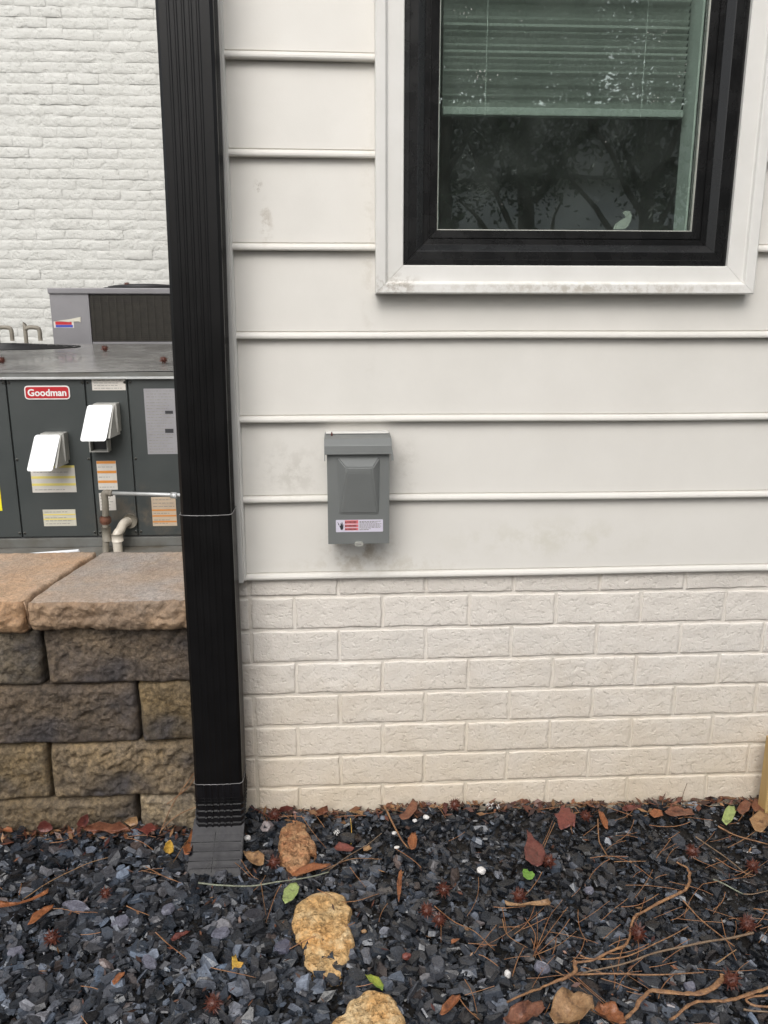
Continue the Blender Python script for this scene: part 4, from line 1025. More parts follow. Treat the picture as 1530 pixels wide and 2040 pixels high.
# ------------------------------------------------------------------ slate gravel
def chips(n, seed, x0, x1, y0, y1, smin=.010, smax=.020):
    r_ = np.random.default_rng(seed)
    # templates: irregular hexagonal flakes, 12 verts
    T = []
    for t in range(40):
        an = np.sort(r_.uniform(0, 2 * PI, 6)) if t % 2 else np.linspace(0, 2 * PI, 7)[:6] + r_.normal(0, .22, 6)
        rad = r_.uniform(.62, 1.1, 6); el = r_.uniform(.38, .95); th = r_.uniform(.09, .34)
        X = np.cos(an) * rad; Y = np.sin(an) * rad * el
        top = np.stack([X * r_.uniform(.72, .98, 6) + r_.normal(0, .06), Y * r_.uniform(.72, .98, 6), th * (1 + r_.uniform(-.35, .35, 6))], 1)
        bot = np.stack([X, Y, -th * (1 + r_.uniform(-.4, .4, 6)) * .8], 1)
        T.append(np.concatenate([top, bot]))
    T = np.array(T)
    X = r_.uniform(x0, x1, n); Y = r_.uniform(y0, y1, n)
    big = np.clip(0.62 - 0.55 * X - 0.9 * (Y + .15), 0, 1)          # coarser towards the near left
    s = r_.lognormal(0, .50, n) * (smin + (smax - smin) * big) * .5 * 1.55
    s = np.clip(s, .0018, .024)
    q = T[r_.integers(40, size=n)] * s[:, None, None]
    yaw = r_.uniform(0, 2 * PI, n); ti = np.abs(r_.normal(0, .42, n)); ta = r_.uniform(0, 2 * PI, n)
    c, s_n = np.cos(yaw), np.sin(yaw)
    x = q[:, :, 0] * c[:, None] - q[:, :, 1] * s_n[:, None]; y = q[:, :, 0] * s_n[:, None] + q[:, :, 1] * c[:, None]; z = q[:, :, 2]
    kx, ky = np.cos(ta)[:, None], np.sin(ta)[:, None]; ct_, st_ = np.cos(ti)[:, None], np.sin(ti)[:, None]
    dt = kx * x + ky * y                                             # Rodrigues about a horizontal axis
    x2 = x * ct_ + ky * z * st_ + kx * dt * (1 - ct_); y2 = y * ct_ - kx * z * st_ + ky * dt * (1 - ct_); z2 = z * ct_ + (kx * y - ky * x) * st_
    H = ground_h(X, Y) + r_.uniform(0.0, 0.020, n) + s * .15
    V = np.stack([x2 + X[:, None], y2 + Y[:, None], z2 + H[:, None]], 2)
    V[:, :, 1] = np.minimum(V[:, :, 1], YB + 0.001)
    base = np.array([[0, 1, 2], [0, 2, 3], [0, 3, 4], [0, 4, 5], [6, 8, 7], [6, 9, 8], [6, 10, 9], [6, 11, 10]] +
                    [[k, 6 + k, 6 + (k + 1) % 6] for k in range(6)] + [[k, 6 + (k + 1) % 6, (k + 1) % 6] for k in range(6)])
    F = (base[None] + (np.arange(n) * 12)[:, None, None]).reshape(-1, 3)
    g = np.exp(r_.normal(0, .62, n)) * 0.021; g = g * (1 + .9 * big); pale = r_.random(n) < .04 + .10 * big
    g = np.where(pale, g * 2.2 + .045, g); g = np.clip(g, .010, .22)
    hue = r_.normal(0, 1, n)
    g = g * 1.12
    colr = np.stack([g * (0.90 + .06 * hue), g * 0.99, g * (1.18 - .07 * hue)], 1)
    brown = r_.random(n) < .05
    colr[brown] *= np.array([1.35, 1.0, .8])
    return V.reshape(-1, 3), F, np.repeat(colr, 12, 0)
va, fa, ca_ = chips(36000, 5, -1.3, 2.2, -1.25, 0.012)
vb_, fb_, cb2 = chips(30000, 6, -1.2, 1.9, -0.95, 0.012, .0035, .0055)
va = np.concatenate([va, vb_]); ca_ = np.concatenate([ca_ , cb2 * .9])
# keep clear of the retaining wall front and the downspout mouth
vr = va.reshape(-1, 12, 3); cen = vr.mean(1)
keep = ~((cen[:, 0] < -0.09) & (cen[:, 1] > YR - 0.004)) & ~((np.abs(cen[:, 0] + 0.063) < .05) & (cen[:, 1] > -0.19))
vr = vr[keep]; ca_ = ca_.reshape(-1, 12, 3)[keep].reshape(-1, 3)
nk = len(vr); fa = fa.reshape(36000, -1, 3)[0][None] + (np.arange(nk) * 12)[:, None, None]
va = vr.reshape(-1, 3)
me = quads(va, fa.reshape(-1, 3)); tint(me, ca_)
grav = obj('slate_gravel', me, M['slate'], None); tag(grav, 'wet dark blue grey slate chips covering the bed', 'gravel', kind='stuff')
# height of the top of the gravel on a 8 mm grid
CS = 0.008; HX0, HY0 = -1.4, -1.35; HM = np.full((460, 180), -0.02)
ix = np.clip(((va[:, 0] - HX0) / CS).astype(int), 0, 459); iy = np.clip(((va[:, 1] - HY0) / CS).astype(int), 0, 179)
np.maximum.at(HM, (ix, iy), va[:, 2])
HS = HM.copy()
for _ in range(2):
    HS = np.maximum.reduce([HS, np.roll(HS, 1, 0), np.roll(HS, -1, 0), np.roll(HS, 1, 1), np.roll(HS, -1, 1)])
for _ in range(4): HS = (HS * 2 + np.roll(HS, 1, 0) + np.roll(HS, -1, 0) + np.roll(HS, 1, 1) + np.roll(HS, -1, 1)) / 6
def top(x, y):
    i = min(max(int((x - HX0) / CS), 0), 459); j = min(max(int((y - HY0) / CS), 0), 179); return HS[i, j]

# ------------------------------------------------------------------ limestone rocks
def rock(name, outline, h, m, label, seed, base=-0.035):
    P = np.array(outline); c = P.mean(0); ang = np.arctan2(P[:, 1] - c[1], P[:, 0] - c[0]); o_ = np.argsort(ang); ang = ang[o_]; rad = np.hypot(*(P - c).T)[o_]
    na, nr = 120, 40; A_ = np.linspace(-PI, PI, na, endpoint=False)
    Rr = np.interp(A_, np.concatenate([ang - 2 * PI, ang, ang + 2 * PI]), np.tile(rad, 3))
    V = [(c[0], c[1], 0)]
    for j in range(1, nr + 1):
        for i in range(na): V.append((c[0] + math.cos(A_[i]) * Rr[i] * j / nr, c[1] + math.sin(A_[i]) * Rr[i] * j / nr, j / nr))
    V = np.array(V); t = V[:, 2]; q = np.stack([V[:, 0], V[:, 1], t * 0 + seed], 1)
    z = h * (1 - t ** 14) ** .8 * (0.85 + 0.25 * fbm(q * 14 + 3, 2)) + (0.0035 * fbm(q * 60, 4) + 0.006 * np.round(2.2 * fbm(q * 22, 2)) / 2.2) * (1 - t ** 8)
    pit = np.clip(ridge(q * 95 + 5, 3) - .32, 0, 1) * 0.007 * (1 - t ** 6); z = z - pit
    V[:, 0] += 0.008 * fbm(q * 38 + 9, 3) * t; V[:, 1] += 0.008 * fbm(q * 38 + 19, 3) * t
    t0 = ground_h(np.array([c[0]]), np.array([c[1]]))[0] + 0.020
    V[:, 2] = t0 + z; last = slice(1 + (nr - 1) * na, 1 + nr * na)
    V[last, 2] = t0 + base
    F = [(0, 1 + i, 1 + (i + 1) % na) for i in range(na)]
    G_ = [(1 + j * na + i, 1 + (j + 1) * na + i, 1 + (j + 1) * na + (i + 1) % na, 1 + j * na + (i + 1) % na) for j in range(nr - 1) for i in range(na)]
    o = obj(name, pydata(V, F + G_), m, None, smooth=True); tag(o, label, 'rock')
    # gravel height under later litter
    for k in range(0, len(V), 3):
        i = int((V[k, 0] - HX0) / CS); j = int((V[k, 1] - HY0) / CS)
        if 0 <= i < 460 and 0 <= j < 180: HS[i, j] = max(HS[i, j], V[k, 2])
    return o
rock('limestone_rock', [(0.1501, -0.2766), (0.1795, -0.2690), (0.2113, -0.2799), (0.2217, -0.3074), (0.2338, -0.3298), (0.2284, -0.3536), (0.2241, -0.3740), (0.2318, -0.3972), (0.2362, -0.4248), (0.2300, -0.4533), (0.2184, -0.4734), (0.2090, -0.4965), (0.1832, -0.5010), (0.1569, -0.4820), (0.1402, -0.4632), (0.1401, -0.4386), (0.1314, -0.4153), (0.1185, -0.3912), (0.1093, -0.3514), (0.1166, -0.3193), (0.1299, -0.2951)], 0.017, M['lime'], 'large tan limestone rock lying in the gravel right below the middle', 4)
rock('limestone_rock', [(0.1894, -0.6206), (0.2107, -0.5792), (0.2392, -0.5542), (0.2601, -0.5445), (0.2868, -0.5492), (0.3079, -0.5686), (0.3200, -0.5954), (0.3253, -0.6259), (0.3104, -0.6540), (0.2515, -0.6695), (0.2022, -0.6576)], 0.017, M['lime'], 'tan limestone rock cut off by the bottom edge of the view', 9)
rock('limestone_rock', [(0.1002, -0.0119), (0.1155, -0.0287), (0.1316, -0.0721), (0.1399, -0.1061), (0.1540, -0.1159), (0.1572, -0.1464), (0.1379, -0.1454), (0.1336, -0.1796), (0.1301, -0.2011), (0.1109, -0.2116), (0.0897, -0.1874), (0.0752, -0.1385), (0.0686, -0.0931), (0.0759, -0.0462)], 0.021, M['lime2'], 'narrow rusty orange limestone rock near the wall right of the elbow', 14)
# a few large pale slate pieces that stand out of the gravel
def slate_piece(u, L, Wd, rot, tone, label):
    x, y = u; r_ = random.Random(int(x * 9000)); V = []; n = 8
    for lay, sc_, zz_ in ((0, 1.0, 0), (1, 1.02, .004), (2, .82, .010)):
        for k in range(n):
            a = 2 * PI * k / n + r_.uniform(-.15, .15) * (lay == 0); 
            px = math.cos(a) * L * sc_ * (0.8 + .35 * ((k * 37 + int(L * 9999)) % 7) / 7); py = math.sin(a) * Wd * sc_ * (0.8 + .35 * ((k * 53) % 5) / 5)
            V.append((x + px * math.cos(rot) - py * math.sin(rot), y + px * math.sin(rot) + py * math.cos(rot), top(x, y) - .007 + zz_ + r_.uniform(-.0015, .0015)))
    F = [tuple(reversed(range(n))), tuple(range(2 * n, 3 * n))]
    for l in (0, 1): F += [(l * n + k, l * n + (k + 1) % n, (l + 1) * n + (k + 1) % n, (l + 1) * n + k) for k in range(n)]
    me = pydata(V, F); tint(me, np.array(tone)); o = obj('slate_piece', me, M['slate'], None); tag(o, label, 'stone')
PG = (0.17, 0.17, 0.21)
slate_piece((-0.3346, -0.2865), .030, .013, -.3, PG, 'long pale grey slate piece lying left of the middle of the left gravel')
slate_piece((-0.2309, -0.3402), .018, .016, .4, PG, 'pale grey slate piece beneath the long pale one')
slate_piece((-0.1436, -0.3054), .017, .012, .6, PG, 'pale slate piece below the tip of the needle bundle left of the elbow')
slate_piece((-0.4067, -0.4132), .019, .009, .3, PG, 'pale oblong slate piece near the left edge under the seed ball')
slate_piece((-0.1505, -0.4453), .020, .010, -.7, PG, 'pale pointed slate piece in the lower left gravel')
slate_piece((0.0983, -0.4263), .018, .016, .5, (.11, .11, .15), 'bluish slate piece just left of the big tan rock')
slate_piece((0.0339, -0.3404), .023, .019, .2, (.04, .04, .048), 'broad dark slate piece left of the big tan rock top')
slate_piece((-0.0252, -0.3848), .018, .014, .2, PG, 'pale knobbly slate piece below and right of the elbow mouth')
slate_piece((0.7348, -0.3017), .012, .010, .2, PG, 'small pale slate piece in the middle of the right gravel')
slate_piece((0.5844, -0.5013), .019, .012, -.5, PG, 'pale slate piece beside the vine fork in the lower right gravel')
slate_piece((0.7310, -0.4159), .021, .016, .1, (.06, .065, .07), 'flat dark grey slate piece left of the bent vine')
slate_piece((0.8423, -0.5567), .012, .011, .1, PG, 'small pale slate piece under the straight stem at lower right')
slate_piece((0.3911, -0.4826), .015, .022, .1, (.07, .075, .09), 'tall bluish slate piece right of the big tan rock')

# ------------------------------------------------------------------ sweetgum seed balls
def ball_mesh(seed):
    r_ = random.Random(seed); bm = bmesh.new(); bmesh.ops.create_icosphere(bm, subdivisions=2, radius=0.0108)
    src = bmesh.new(); bmesh.ops.create_icosphere(src, subdivisions=2, radius=1.0)
    for f in src.faces:
        if r_.random() < .62:
            nrm = f.calc_center_median().normalized(); nrm = (nrm + Vector((r_.uniform(-.15, .15), r_.uniform(-.15, .15), r_.uniform(-.15, .15)))).normalized()
            a = nrm.orthogonal().normalized(); b = nrm.cross(a); rr = 0.0019; h = r_.uniform(.0165, .0205)
            base = [bm.verts.new(nrm * .0098 + (a * math.cos(t) + b * math.sin(t)) * rr) for t in (0, 2.1, 4.2)]
            tip = bm.verts.new(nrm * h + a * r_.uniform(-.0015, .0015) + b * r_.uniform(-.0015, .0015))
            for k in range(3): bm.faces.new([base[k], base[(k + 1) % 3], tip])
    src.free(); me = bpy.data.meshes.new('ball'); bm.to_mesh(me); bm.free(); me.materials.append(M['gumball']); return me
balls = [ball_mesh(k) for k in range(3)]
BALLS = [((-0.3490, -0.3846), 1.0, 'spiky brown seed ball in the left gravel'), ((-0.2803, -0.2658), .8, 'dark seed ball half hidden beside the long pale slate piece'),
    ((-0.0119, -0.5694), 1.05, 'reddish seed ball at the bottom edge of the left gravel'), ((0.0615, -0.1792), .95, 'dark seed ball between tan leaf and rusty rock'),
    ((0.0530, -0.0274), 1.0, 'brown seed ball tucked left of the rusty rock top'), ((0.4880, -0.0122), .95, 'mossy seed ball against the brick wall'),
    ((0.4271, -0.2883), 1.0, 'seed ball with husk stem in the middle gravel'), ((0.3835, -0.3590), 1.0, 'left of two touching seed balls under the needle bunch'),
    ((0.4048, -0.3850), .95, 'right of two touching seed balls under the needle bunch'), ((0.5782, -0.3264), 1.0, 'seed ball above the curled orange strip'),
    ((0.6691, -0.2182), .95, 'dark seed ball beside the dark red pointed leaf'), ((0.7969, -0.0669), .9, 'seed ball beside the brick red maple leaf'),
    ((1.0017, -0.1966), 1.0, 'seed ball below the litter in the right gravel'), ((0.7892, -0.4361), 1.1, 'seed ball inside the bend of the long vine'),
    ((1.0166, -0.4203), 1.15, 'large dark seed ball near the right edge of the gravel'), ((0.9157, -0.5572), 1.15, 'large seed ball at the end of the curled bark strip'),
    ((1.1175, -0.2454), 1.0, 'seed ball among crossed needles at the right edge')]
for i, ((x, y), s, lab) in enumerate(BALLS):
    o = bpy.data.objects.new('seed_ball', balls[i % 3]); COL.objects.link(o); tag(o, lab, 'seed ball', 'spiky seed balls lying on the gravel')
    y = min(y, YB - .02)
    o.scale = (s, s, s); o.location = (x, y, top(x, y) + .0085 * s); o.rotation_euler = (random.random() * 6, random.random() * 6, random.random() * 6)
lidz = lambda y: 0.9465 + 0.088 * max(0, (y - UY + .018) / 1.17) ** 0.9
for (c, lab) in (((-0.6267, 0.9872), 'seed ball on the grey lid near the downspout'), ((-1.0427, 1.0345), 'seed ball on the middle of the grey lid'), ((-1.3908, 0.9841), 'seed ball on the grey lid at the left edge'), ((-1.1129, 1.3863), 'seed ball on the rear unit fan guard')):
    o = bpy.data.objects.new('seed_ball', balls[1]); COL.objects.link(o); tag(o, lab, 'seed ball', 'spiky seed balls lying on the units')
    yy = {716: 2.25}.get(0, 2.25); 
    if 'middle' in lab: yy = 2.75
    if 'rear' in lab: yy = 3.6
    z = lidz(yy) + .016 if 'rear' not in lab else c[1]
    o.location = (c[0], yy, z); o.scale = (1.25,) * 3

# ------------------------------------------------------------------ leaves
def leaf_from(name, outline, m, label, curl=0.006, lift=0.002, seed=1, wall=None, group=None, cat='leaf', ridge_amp=.0012):
    """outline: ground points (x, y) [or (x, z) on a wall plane]; a thin curled blade with a fold"""
    P = np.array(outline, float)
    P3 = P.shape[1] == 3
    if P3: Q3 = P; P = P3_flat = np.stack([P[:, 0], P[:, 2] + P[:, 1]], 1)      # unrolled: along the wall, and up / out from its foot
    c = P.mean(0)
    n0 = len(P); D = []
    for i in range(n0):                    # densify the outline
        for k in range(3): D.append(P[i] + (P[(i + 1) % n0] - P[i]) * k / 3)
    D = np.array(D); n = len(D); nr = 5
    U_, s_, Vt = np.linalg.svd(P - c); ax = Vt[0]; pr = Vt[1]; Lm = np.abs((P - c) @ ax).max() + 1e-6; Wm = np.abs((P - c) @ pr).max() + 1e-6
    V = [tuple(c)]
    for j in range(1, nr + 1):
        for q in D: V.append(tuple(c + (q - c) * j / nr))
    V = np.array(V); a = (V - c) @ ax / Lm; b = (V - c) @ pr / Wm
    h = curl * (b * b * .9 + .5 * a * a * math.copysign(1, math.sin(seed))) + ridge_amp * 1.5 * fbm(np.stack([a * 3, b * 3, a * 0 + seed * 7.7], 1), 2) + np.abs(b) * 0.0015
    if P3:
        yw = Q3[:, 1].max(); t = V[:, 1] - yw                # unrolled coordinate back to ground or wall
        z = np.where(t > 0, t, 0.0); y = np.where(t > 0, yw, yw + t)
        zt = np.array([top(a_, b_) for a_, b_ in zip(V[:, 0], y)]); z = np.maximum(z + 0.003, zt * .8 + 0.003)
        C = np.stack([V[:, 0], y - lift - .7 * h, z + lift + .7 * h], 1)
    elif wall is None:
        zb = np.array([top(x, y) for x, y in V]); zb = zb * .35 + np.percentile(zb, 70) * .65
        C = np.stack([V[:, 0], V[:, 1], zb + lift + h], 1)
    else:
        C = np.stack([V[:, 0], wall - h - lift, V[:, 1]], 1)
    T_ = C.copy(); T_[:, 2 if (wall is None or P3) else 1] -= (0.0005 if (wall is None or P3) else -0.0005)
    F = [(0, 1 + i, 1 + (i + 1) % n) for i in range(n)] + [(1 + j * n + i, 1 + (j + 1) * n + i, 1 + (j + 1) * n + (i + 1) % n, 1 + j * n + (i + 1) % n) for j in range(nr - 1) for i in range(n)]
    N_ = len(C); F2 = [tuple(N_ + k for k in reversed(f)) for f in F]; e0 = 1 + (nr - 1) * n
    F3 = [(e0 + i, N_ + e0 + i, N_ + e0 + (i + 1) % n, e0 + (i + 1) % n) for i in range(n)]
    o = obj(name, pydata(np.concatenate([C, T_]), F + F2 + F3), m, None, smooth=True); tag(o, label, cat, group); return o
LF = lambda pts, m, lab, **k: leaf_from('fallen_leaf', pts, m, lab, **k)
LF([(0.0886, -0.3003), (0.0910, -0.2735), (0.1024, -0.2526), (0.1149, -0.2470), (0.1220, -0.2614), (0.1209, -0.2826), (0.1115, -0.3015), (0.0956, -0.3123)], M['lf_green'], 'pale green oval leaf above left of the big tan rock', curl=.004)
LF([(0.2540, -0.5093), (0.2641, -0.5087), (0.2783, -0.5198), (0.2866, -0.5359), (0.2841, -0.5490), (0.2755, -0.5420), (0.2608, -0.5256)], M['lf_ygreen'], 'yellow green leaf resting above the lowest tan rock', curl=.004)
LF([(0.6053, -0.2379), (0.6097, -0.2283), (0.6188, -0.2272), (0.6214, -0.2355), (0.6279, -0.2359), (0.6304, -0.2490), (0.6219, -0.2614), (0.6108, -0.2624), (0.6039, -0.2540)], M['lf_bgreen'], 'tiny bright green round leaf under the dark red leaf', curl=.003)
LF([(0.6449, -0.1032), (0.6526, -0.1111), (0.6582, -0.1373), (0.6682, -0.1630), (0.6668, -0.1961), (0.6531, -0.2240), (0.6397, -0.2332), (0.6288, -0.2227), (0.6182, -0.2105), (0.6244, -0.1678), (0.6405, -0.1327)], M['lf_dark'], 'dark red pointed leaf above the tiny green leaf', curl=.008, lift=.006, ridge_amp=.004)
LF([(0.7252, -0.0884, 0.0000), (0.7276, -0.0612, 0.0000), (0.7221, -0.0450, 0.0000), (0.7377, -0.0418, 0.0000), (0.7536, -0.0060, 0.0002), (0.7567, -0.0265, 0.0000), (0.7689, -0.0231, 0.0000), (0.7657, -0.0433, 0.0000), (0.7733, -0.0557, 0.0000), (0.7598, -0.0941, 0.0000), (0.7548, -0.0861, 0.0000), (0.7361, -0.0928, 0.0000), (0.7280, -0.0962, 0.0000)], M['lf_red'], 'brick red maple leaf leaning on the wall above the dark red leaf', wall=True, curl=.01)
LF([(-0.0095, -0.1480), (0.0032, -0.1417), (0.0251, -0.1464), (0.0402, -0.1644), (0.0401, -0.1881), (0.0264, -0.1940), (0.0077, -0.1830)], M['lf_tan'], 'curled tan leaf right of the elbow mouth', curl=.014, lift=.004)
LF([(-0.1911, 0.0098), (-0.1856, 0.0252), (-0.1750, 0.0326), (-0.1680, 0.0193), (-0.1689, 0.0037), (-0.1785, -0.0064), (-0.1872, -0.0008)], M['lf_yellow'], 'yellow leaf standing in the gravel left of the elbow', wall=-0.115, curl=.008)
LF([(-0.3967, -0.0520, 0.0217), (-0.3733, -0.0520, 0.0261), (-0.3497, -0.0520, 0.0332), (-0.3214, -0.0520, 0.0255), (-0.3036, -0.0520, 0.0315), (-0.2873, -0.0520, 0.0176), (-0.2781, -0.0616, 0.0000), (-0.3000, -0.0520, 0.0020), (-0.3204, -0.0631, 0.0000), (-0.3464, -0.0520, 0.0024), (-0.3602, -0.0647, 0.0000), (-0.3751, -0.0520, 0.0048)], M['lf_brown'], 'wide brown lobed leaf under the retaining wall', wall=True, curl=.01)
LF([(-0.2767, -0.0520, 0.0038), (-0.2588, -0.0520, 0.0098), (-0.2429, -0.0520, 0.0226), (-0.2311, -0.0520, 0.0249), (-0.2191, -0.0520, 0.0124), (-0.2235, -0.0570, 0.0000), (-0.2335, -0.0640, 0.0000), (-0.2348, -0.0788, 0.0000), (-0.2511, -0.0631, 0.0000)], M['lf_red'], 'rust red lobed leaf right of the wide brown one', wall=True, curl=.01)
LF([(-0.2944, -0.0520, 0.0312), (-0.2821, -0.0520, 0.0414), (-0.2634, -0.0520, 0.0434), (-0.2625, -0.0520, 0.0234), (-0.2792, -0.0520, 0.0173)], M['lf_tan'], 'yellowish leaf against the lowest block joint', wall=True, curl=.006)
LF([(-0.4942, -0.0520, 0.0226), (-0.4849, -0.0520, 0.0356), (-0.4730, -0.0520, 0.0404), (-0.4602, -0.0520, 0.0307), (-0.4569, -0.0520, 0.0173), (-0.4726, -0.0520, 0.0085), (-0.4872, -0.0520, 0.0117)], M['lf_dark'], 'dark red leaf under the lowest block at the left', wall=True, curl=.008)
LF([(-0.4019, -0.0520, 0.0285), (-0.3912, -0.0520, 0.0454), (-0.3754, -0.0520, 0.0554), (-0.3726, -0.0520, 0.0341), (-0.3831, -0.0520, 0.0185), (-0.3972, -0.0520, 0.0164)], M['lf_dark'], 'upright dark curled leaf left of the wide brown one', wall=True, curl=.01)
LF([(-0.5881, -0.0376), (-0.5778, -0.0344), (-0.5545, -0.0469), (-0.5478, -0.0585), (-0.5641, -0.0576), (-0.5834, -0.0491)], M['lf_orange'], 'small orange leaf at the left edge below the blocks', curl=.006)
LF([(-0.1431, -0.1444), (-0.1385, -0.1272), (-0.1356, -0.0730), (-0.1266, -0.0919), (-0.1226, -0.1280), (-0.1238, -0.1591), (-0.1372, -0.1584)], M['lf_orange'], 'bright orange leaf against the left side of the elbow', curl=.01, lift=.012)
LF([(0.1339, -0.0060, 0.0002), (0.1463, -0.0060, 0.0108), (0.1635, -0.0060, 0.0212), (0.1782, -0.0060, 0.0262), (0.1804, -0.0060, 0.0096), (0.1694, -0.0156, 0.0000), (0.1514, -0.0227, 0.0000)], M['lf_brown'], 'brown curled leaf on the wall above the rusty rock', wall=True, curl=.01)
LF([(0.0566, -0.0060, 0.0113), (0.0666, -0.0060, 0.0247), (0.0813, -0.0060, 0.0297), (0.0956, -0.0060, 0.0237), (0.0929, -0.0060, 0.0100), (0.0733, -0.0060, 0.0052), (0.0641, -0.0140, 0.0000)], M['lf_dark'], 'dark curled leaf on the wall left of the rusty rock top', wall=True, curl=.01)
LF([(0.2194, -0.0060, 0.0082), (0.2365, -0.0060, 0.0104), (0.2548, -0.0060, 0.0097), (0.2658, -0.0060, 0.0010), (0.2627, -0.0286, 0.0000), (0.2509, -0.0159, 0.0000), (0.2339, -0.0110, 0.0000)], M['lf_tan'], 'olive tan leaf with long stalk against the wall', wall=True, curl=.008)
LF([(0.3478, -0.0606), (0.3637, -0.0419), (0.3869, 0.0014), (0.3984, -0.0075), (0.3926, -0.0434), (0.3722, -0.0697), (0.3541, -0.0725)], M['lf_brown'], 'pinkish brown oval leaf next to two white pebbles', curl=.008, lift=.01)
LF([(0.3647, -0.1180), (0.3759, -0.0964), (0.3853, -0.0969), (0.3863, -0.1228), (0.3799, -0.1548), (0.3685, -0.1541), (0.3632, -0.1361)], M['lf_orange'], 'orange leaf stub right of the leaning stem', curl=.008, lift=.004)
LF([(0.1945, -0.1307), (0.2059, -0.1169), (0.2289, -0.1253), (0.2414, -0.1368), (0.2343, -0.1505), (0.2173, -0.1461), (0.2003, -0.1487)], M['lf_red'], 'wet red leaf right of the rusty rock', curl=.006)
LF([(0.2609, -0.1342), (0.2749, -0.1278), (0.2814, -0.1389), (0.2708, -0.1489), (0.2618, -0.1449)], M['lf_tan'], 'small cream leaf scrap right of the wet red leaf', curl=.004)
LF([(1.1206, -0.0821, 0.0000), (1.1446, -0.0471, 0.0000), (1.1641, -0.0274, 0.0000), (1.1770, -0.0323, 0.0000), (1.1677, -0.0565, 0.0000), (1.1459, -0.0835, 0.0000), (1.1254, -0.0981, 0.0000)], M['lf_green'], 'pale olive leaf leaning on the wall at the right', wall=True, curl=.006)
LF([(1.2131, -0.0363, 0.0000), (1.2324, -0.0184, 0.0000), (1.2408, -0.0060, 0.0056), (1.2492, -0.0108, 0.0000), (1.2614, -0.0072, 0.0000), (1.2510, -0.0321, 0.0000), (1.2317, -0.0640, 0.0000), (1.2281, -0.0516, 0.0000), (1.2142, -0.0590, 0.0000)], M['lf_brown'], 'brown oak leaf at the foot of the wooden stake', wall=True, curl=.012)
LF([(1.1766, -0.1086), (1.2002, -0.0864), (1.2268, -0.0637), (1.2339, -0.0881), (1.2120, -0.1296), (1.1852, -0.1506), (1.1756, -0.1390)], M['lf_tan'], 'light brown crumpled leaf in front of the wooden stake', curl=.012, lift=.008)
LF([(1.1716, -0.0486, 0.0000), (1.1955, -0.0207, 0.0000), (1.2166, -0.0091, 0.0000), (1.2208, -0.0263, 0.0000), (1.1991, -0.0541, 0.0000), (1.1785, -0.0652, 0.0000)], M['lf_brown'], 'curled brown leaf between olive leaf and stake', wall=True, curl=.01)
LF([(0.8352, -0.0389), (0.8436, -0.0514), (0.8430, -0.0908), (0.8356, -0.1133), (0.8286, -0.1054), (0.8282, -0.0764)], M['lf_orange'], 'narrow orange leaf hanging right of the red maple leaf', curl=.006, lift=.006)
LF([(0.8956, -0.0298, 0.0000), (0.9136, -0.0141, 0.0000), (0.9335, -0.0152, 0.0000), (0.9364, -0.0278, 0.0000), (0.9173, -0.0391, 0.0000), (0.8988, -0.0422, 0.0000)], M['lf_dark'], 'dark leaf scrap on the wall right of the narrow orange leaf', wall=True, curl=.008)
LF([(0.9949, -0.0453, 0.0000), (1.0170, -0.0280, 0.0000), (1.0409, -0.0251, 0.0000), (1.0506, -0.0380, 0.0000), (1.0683, -0.0348, 0.0000), (1.0623, -0.0631, 0.0000), (1.0355, -0.0736, 0.0000), (1.0105, -0.0683, 0.0000)], M['lf_brown'], 'flat brown leaf mat at the wall under the thin curved stem', wall=True, curl=.008)
LF([(0.9559, -0.0493, 0.0000), (0.9743, -0.0340, 0.0000), (0.9924, -0.0390, 0.0000), (0.9870, -0.0591, 0.0000), (0.9621, -0.0657, 0.0000)], M['lf_orange'], 'reddish leaf scrap left of the flat brown leaf mat', wall=True, curl=.006)
LF([(0.3290, -0.2646), (0.3358, -0.2285), (0.3423, -0.2157), (0.3429, -0.2369), (0.3372, -0.2836), (0.3291, -0.3219), (0.3277, -0.2982)], M['lf_orange'], 'slim upright orange strip right of the big tan rock', curl=.004)
LF([(0.1038, -0.2210), (0.1182, -0.2055), (0.1506, -0.1906), (0.1871, -0.1909), (0.1894, -0.1993), (0.1621, -0.2078), (0.1299, -0.2224), (0.1141, -0.2327)], M['lf_orange'], 'long orange strip below the rusty rock', curl=.005)
LF([(-0.4116, -0.3442), (-0.4108, -0.3167), (-0.3945, -0.2949), (-0.3790, -0.2871), (-0.3782, -0.3015), (-0.3906, -0.3206), (-0.4006, -0.3393)], M['lf_orange'], 'bright orange bark strip in the left gravel', curl=.006)
LF([(-0.4905, -0.2811), (-0.4612, -0.2783), (-0.4269, -0.2610), (-0.4040, -0.2441), (-0.4018, -0.2563), (-0.4225, -0.2730), (-0.4521, -0.2890), (-0.4846, -0.2958)], M['lf_orange'], 'orange bark strip reaching in from the left edge', curl=.006)
LF([(-0.2021, -0.5054), (-0.1955, -0.4899), (-0.1851, -0.4813), (-0.1839, -0.4928), (-0.1901, -0.5038), (-0.1967, -0.5124)], M['lf_orange'], 'short tan strip in the lower left gravel', curl=.004)
LF([(0.0058, -0.4584), (0.0124, -0.4515), (0.0183, -0.4687), (0.0303, -0.4765), (0.0259, -0.4856), (0.0145, -0.4827), (0.0110, -0.4918)], M['lf_yellow'], 'tiny yellow husk left of the big tan rock bottom', curl=.004)
LF([(0.3793, -0.6037), (0.3855, -0.5886), (0.4062, -0.5664), (0.4203, -0.5617), (0.4219, -0.5694), (0.4077, -0.5877), (0.3923, -0.6044)], M['lf_orange'], 'orange bark strip at the bottom edge right of the lowest rock', curl=.008)
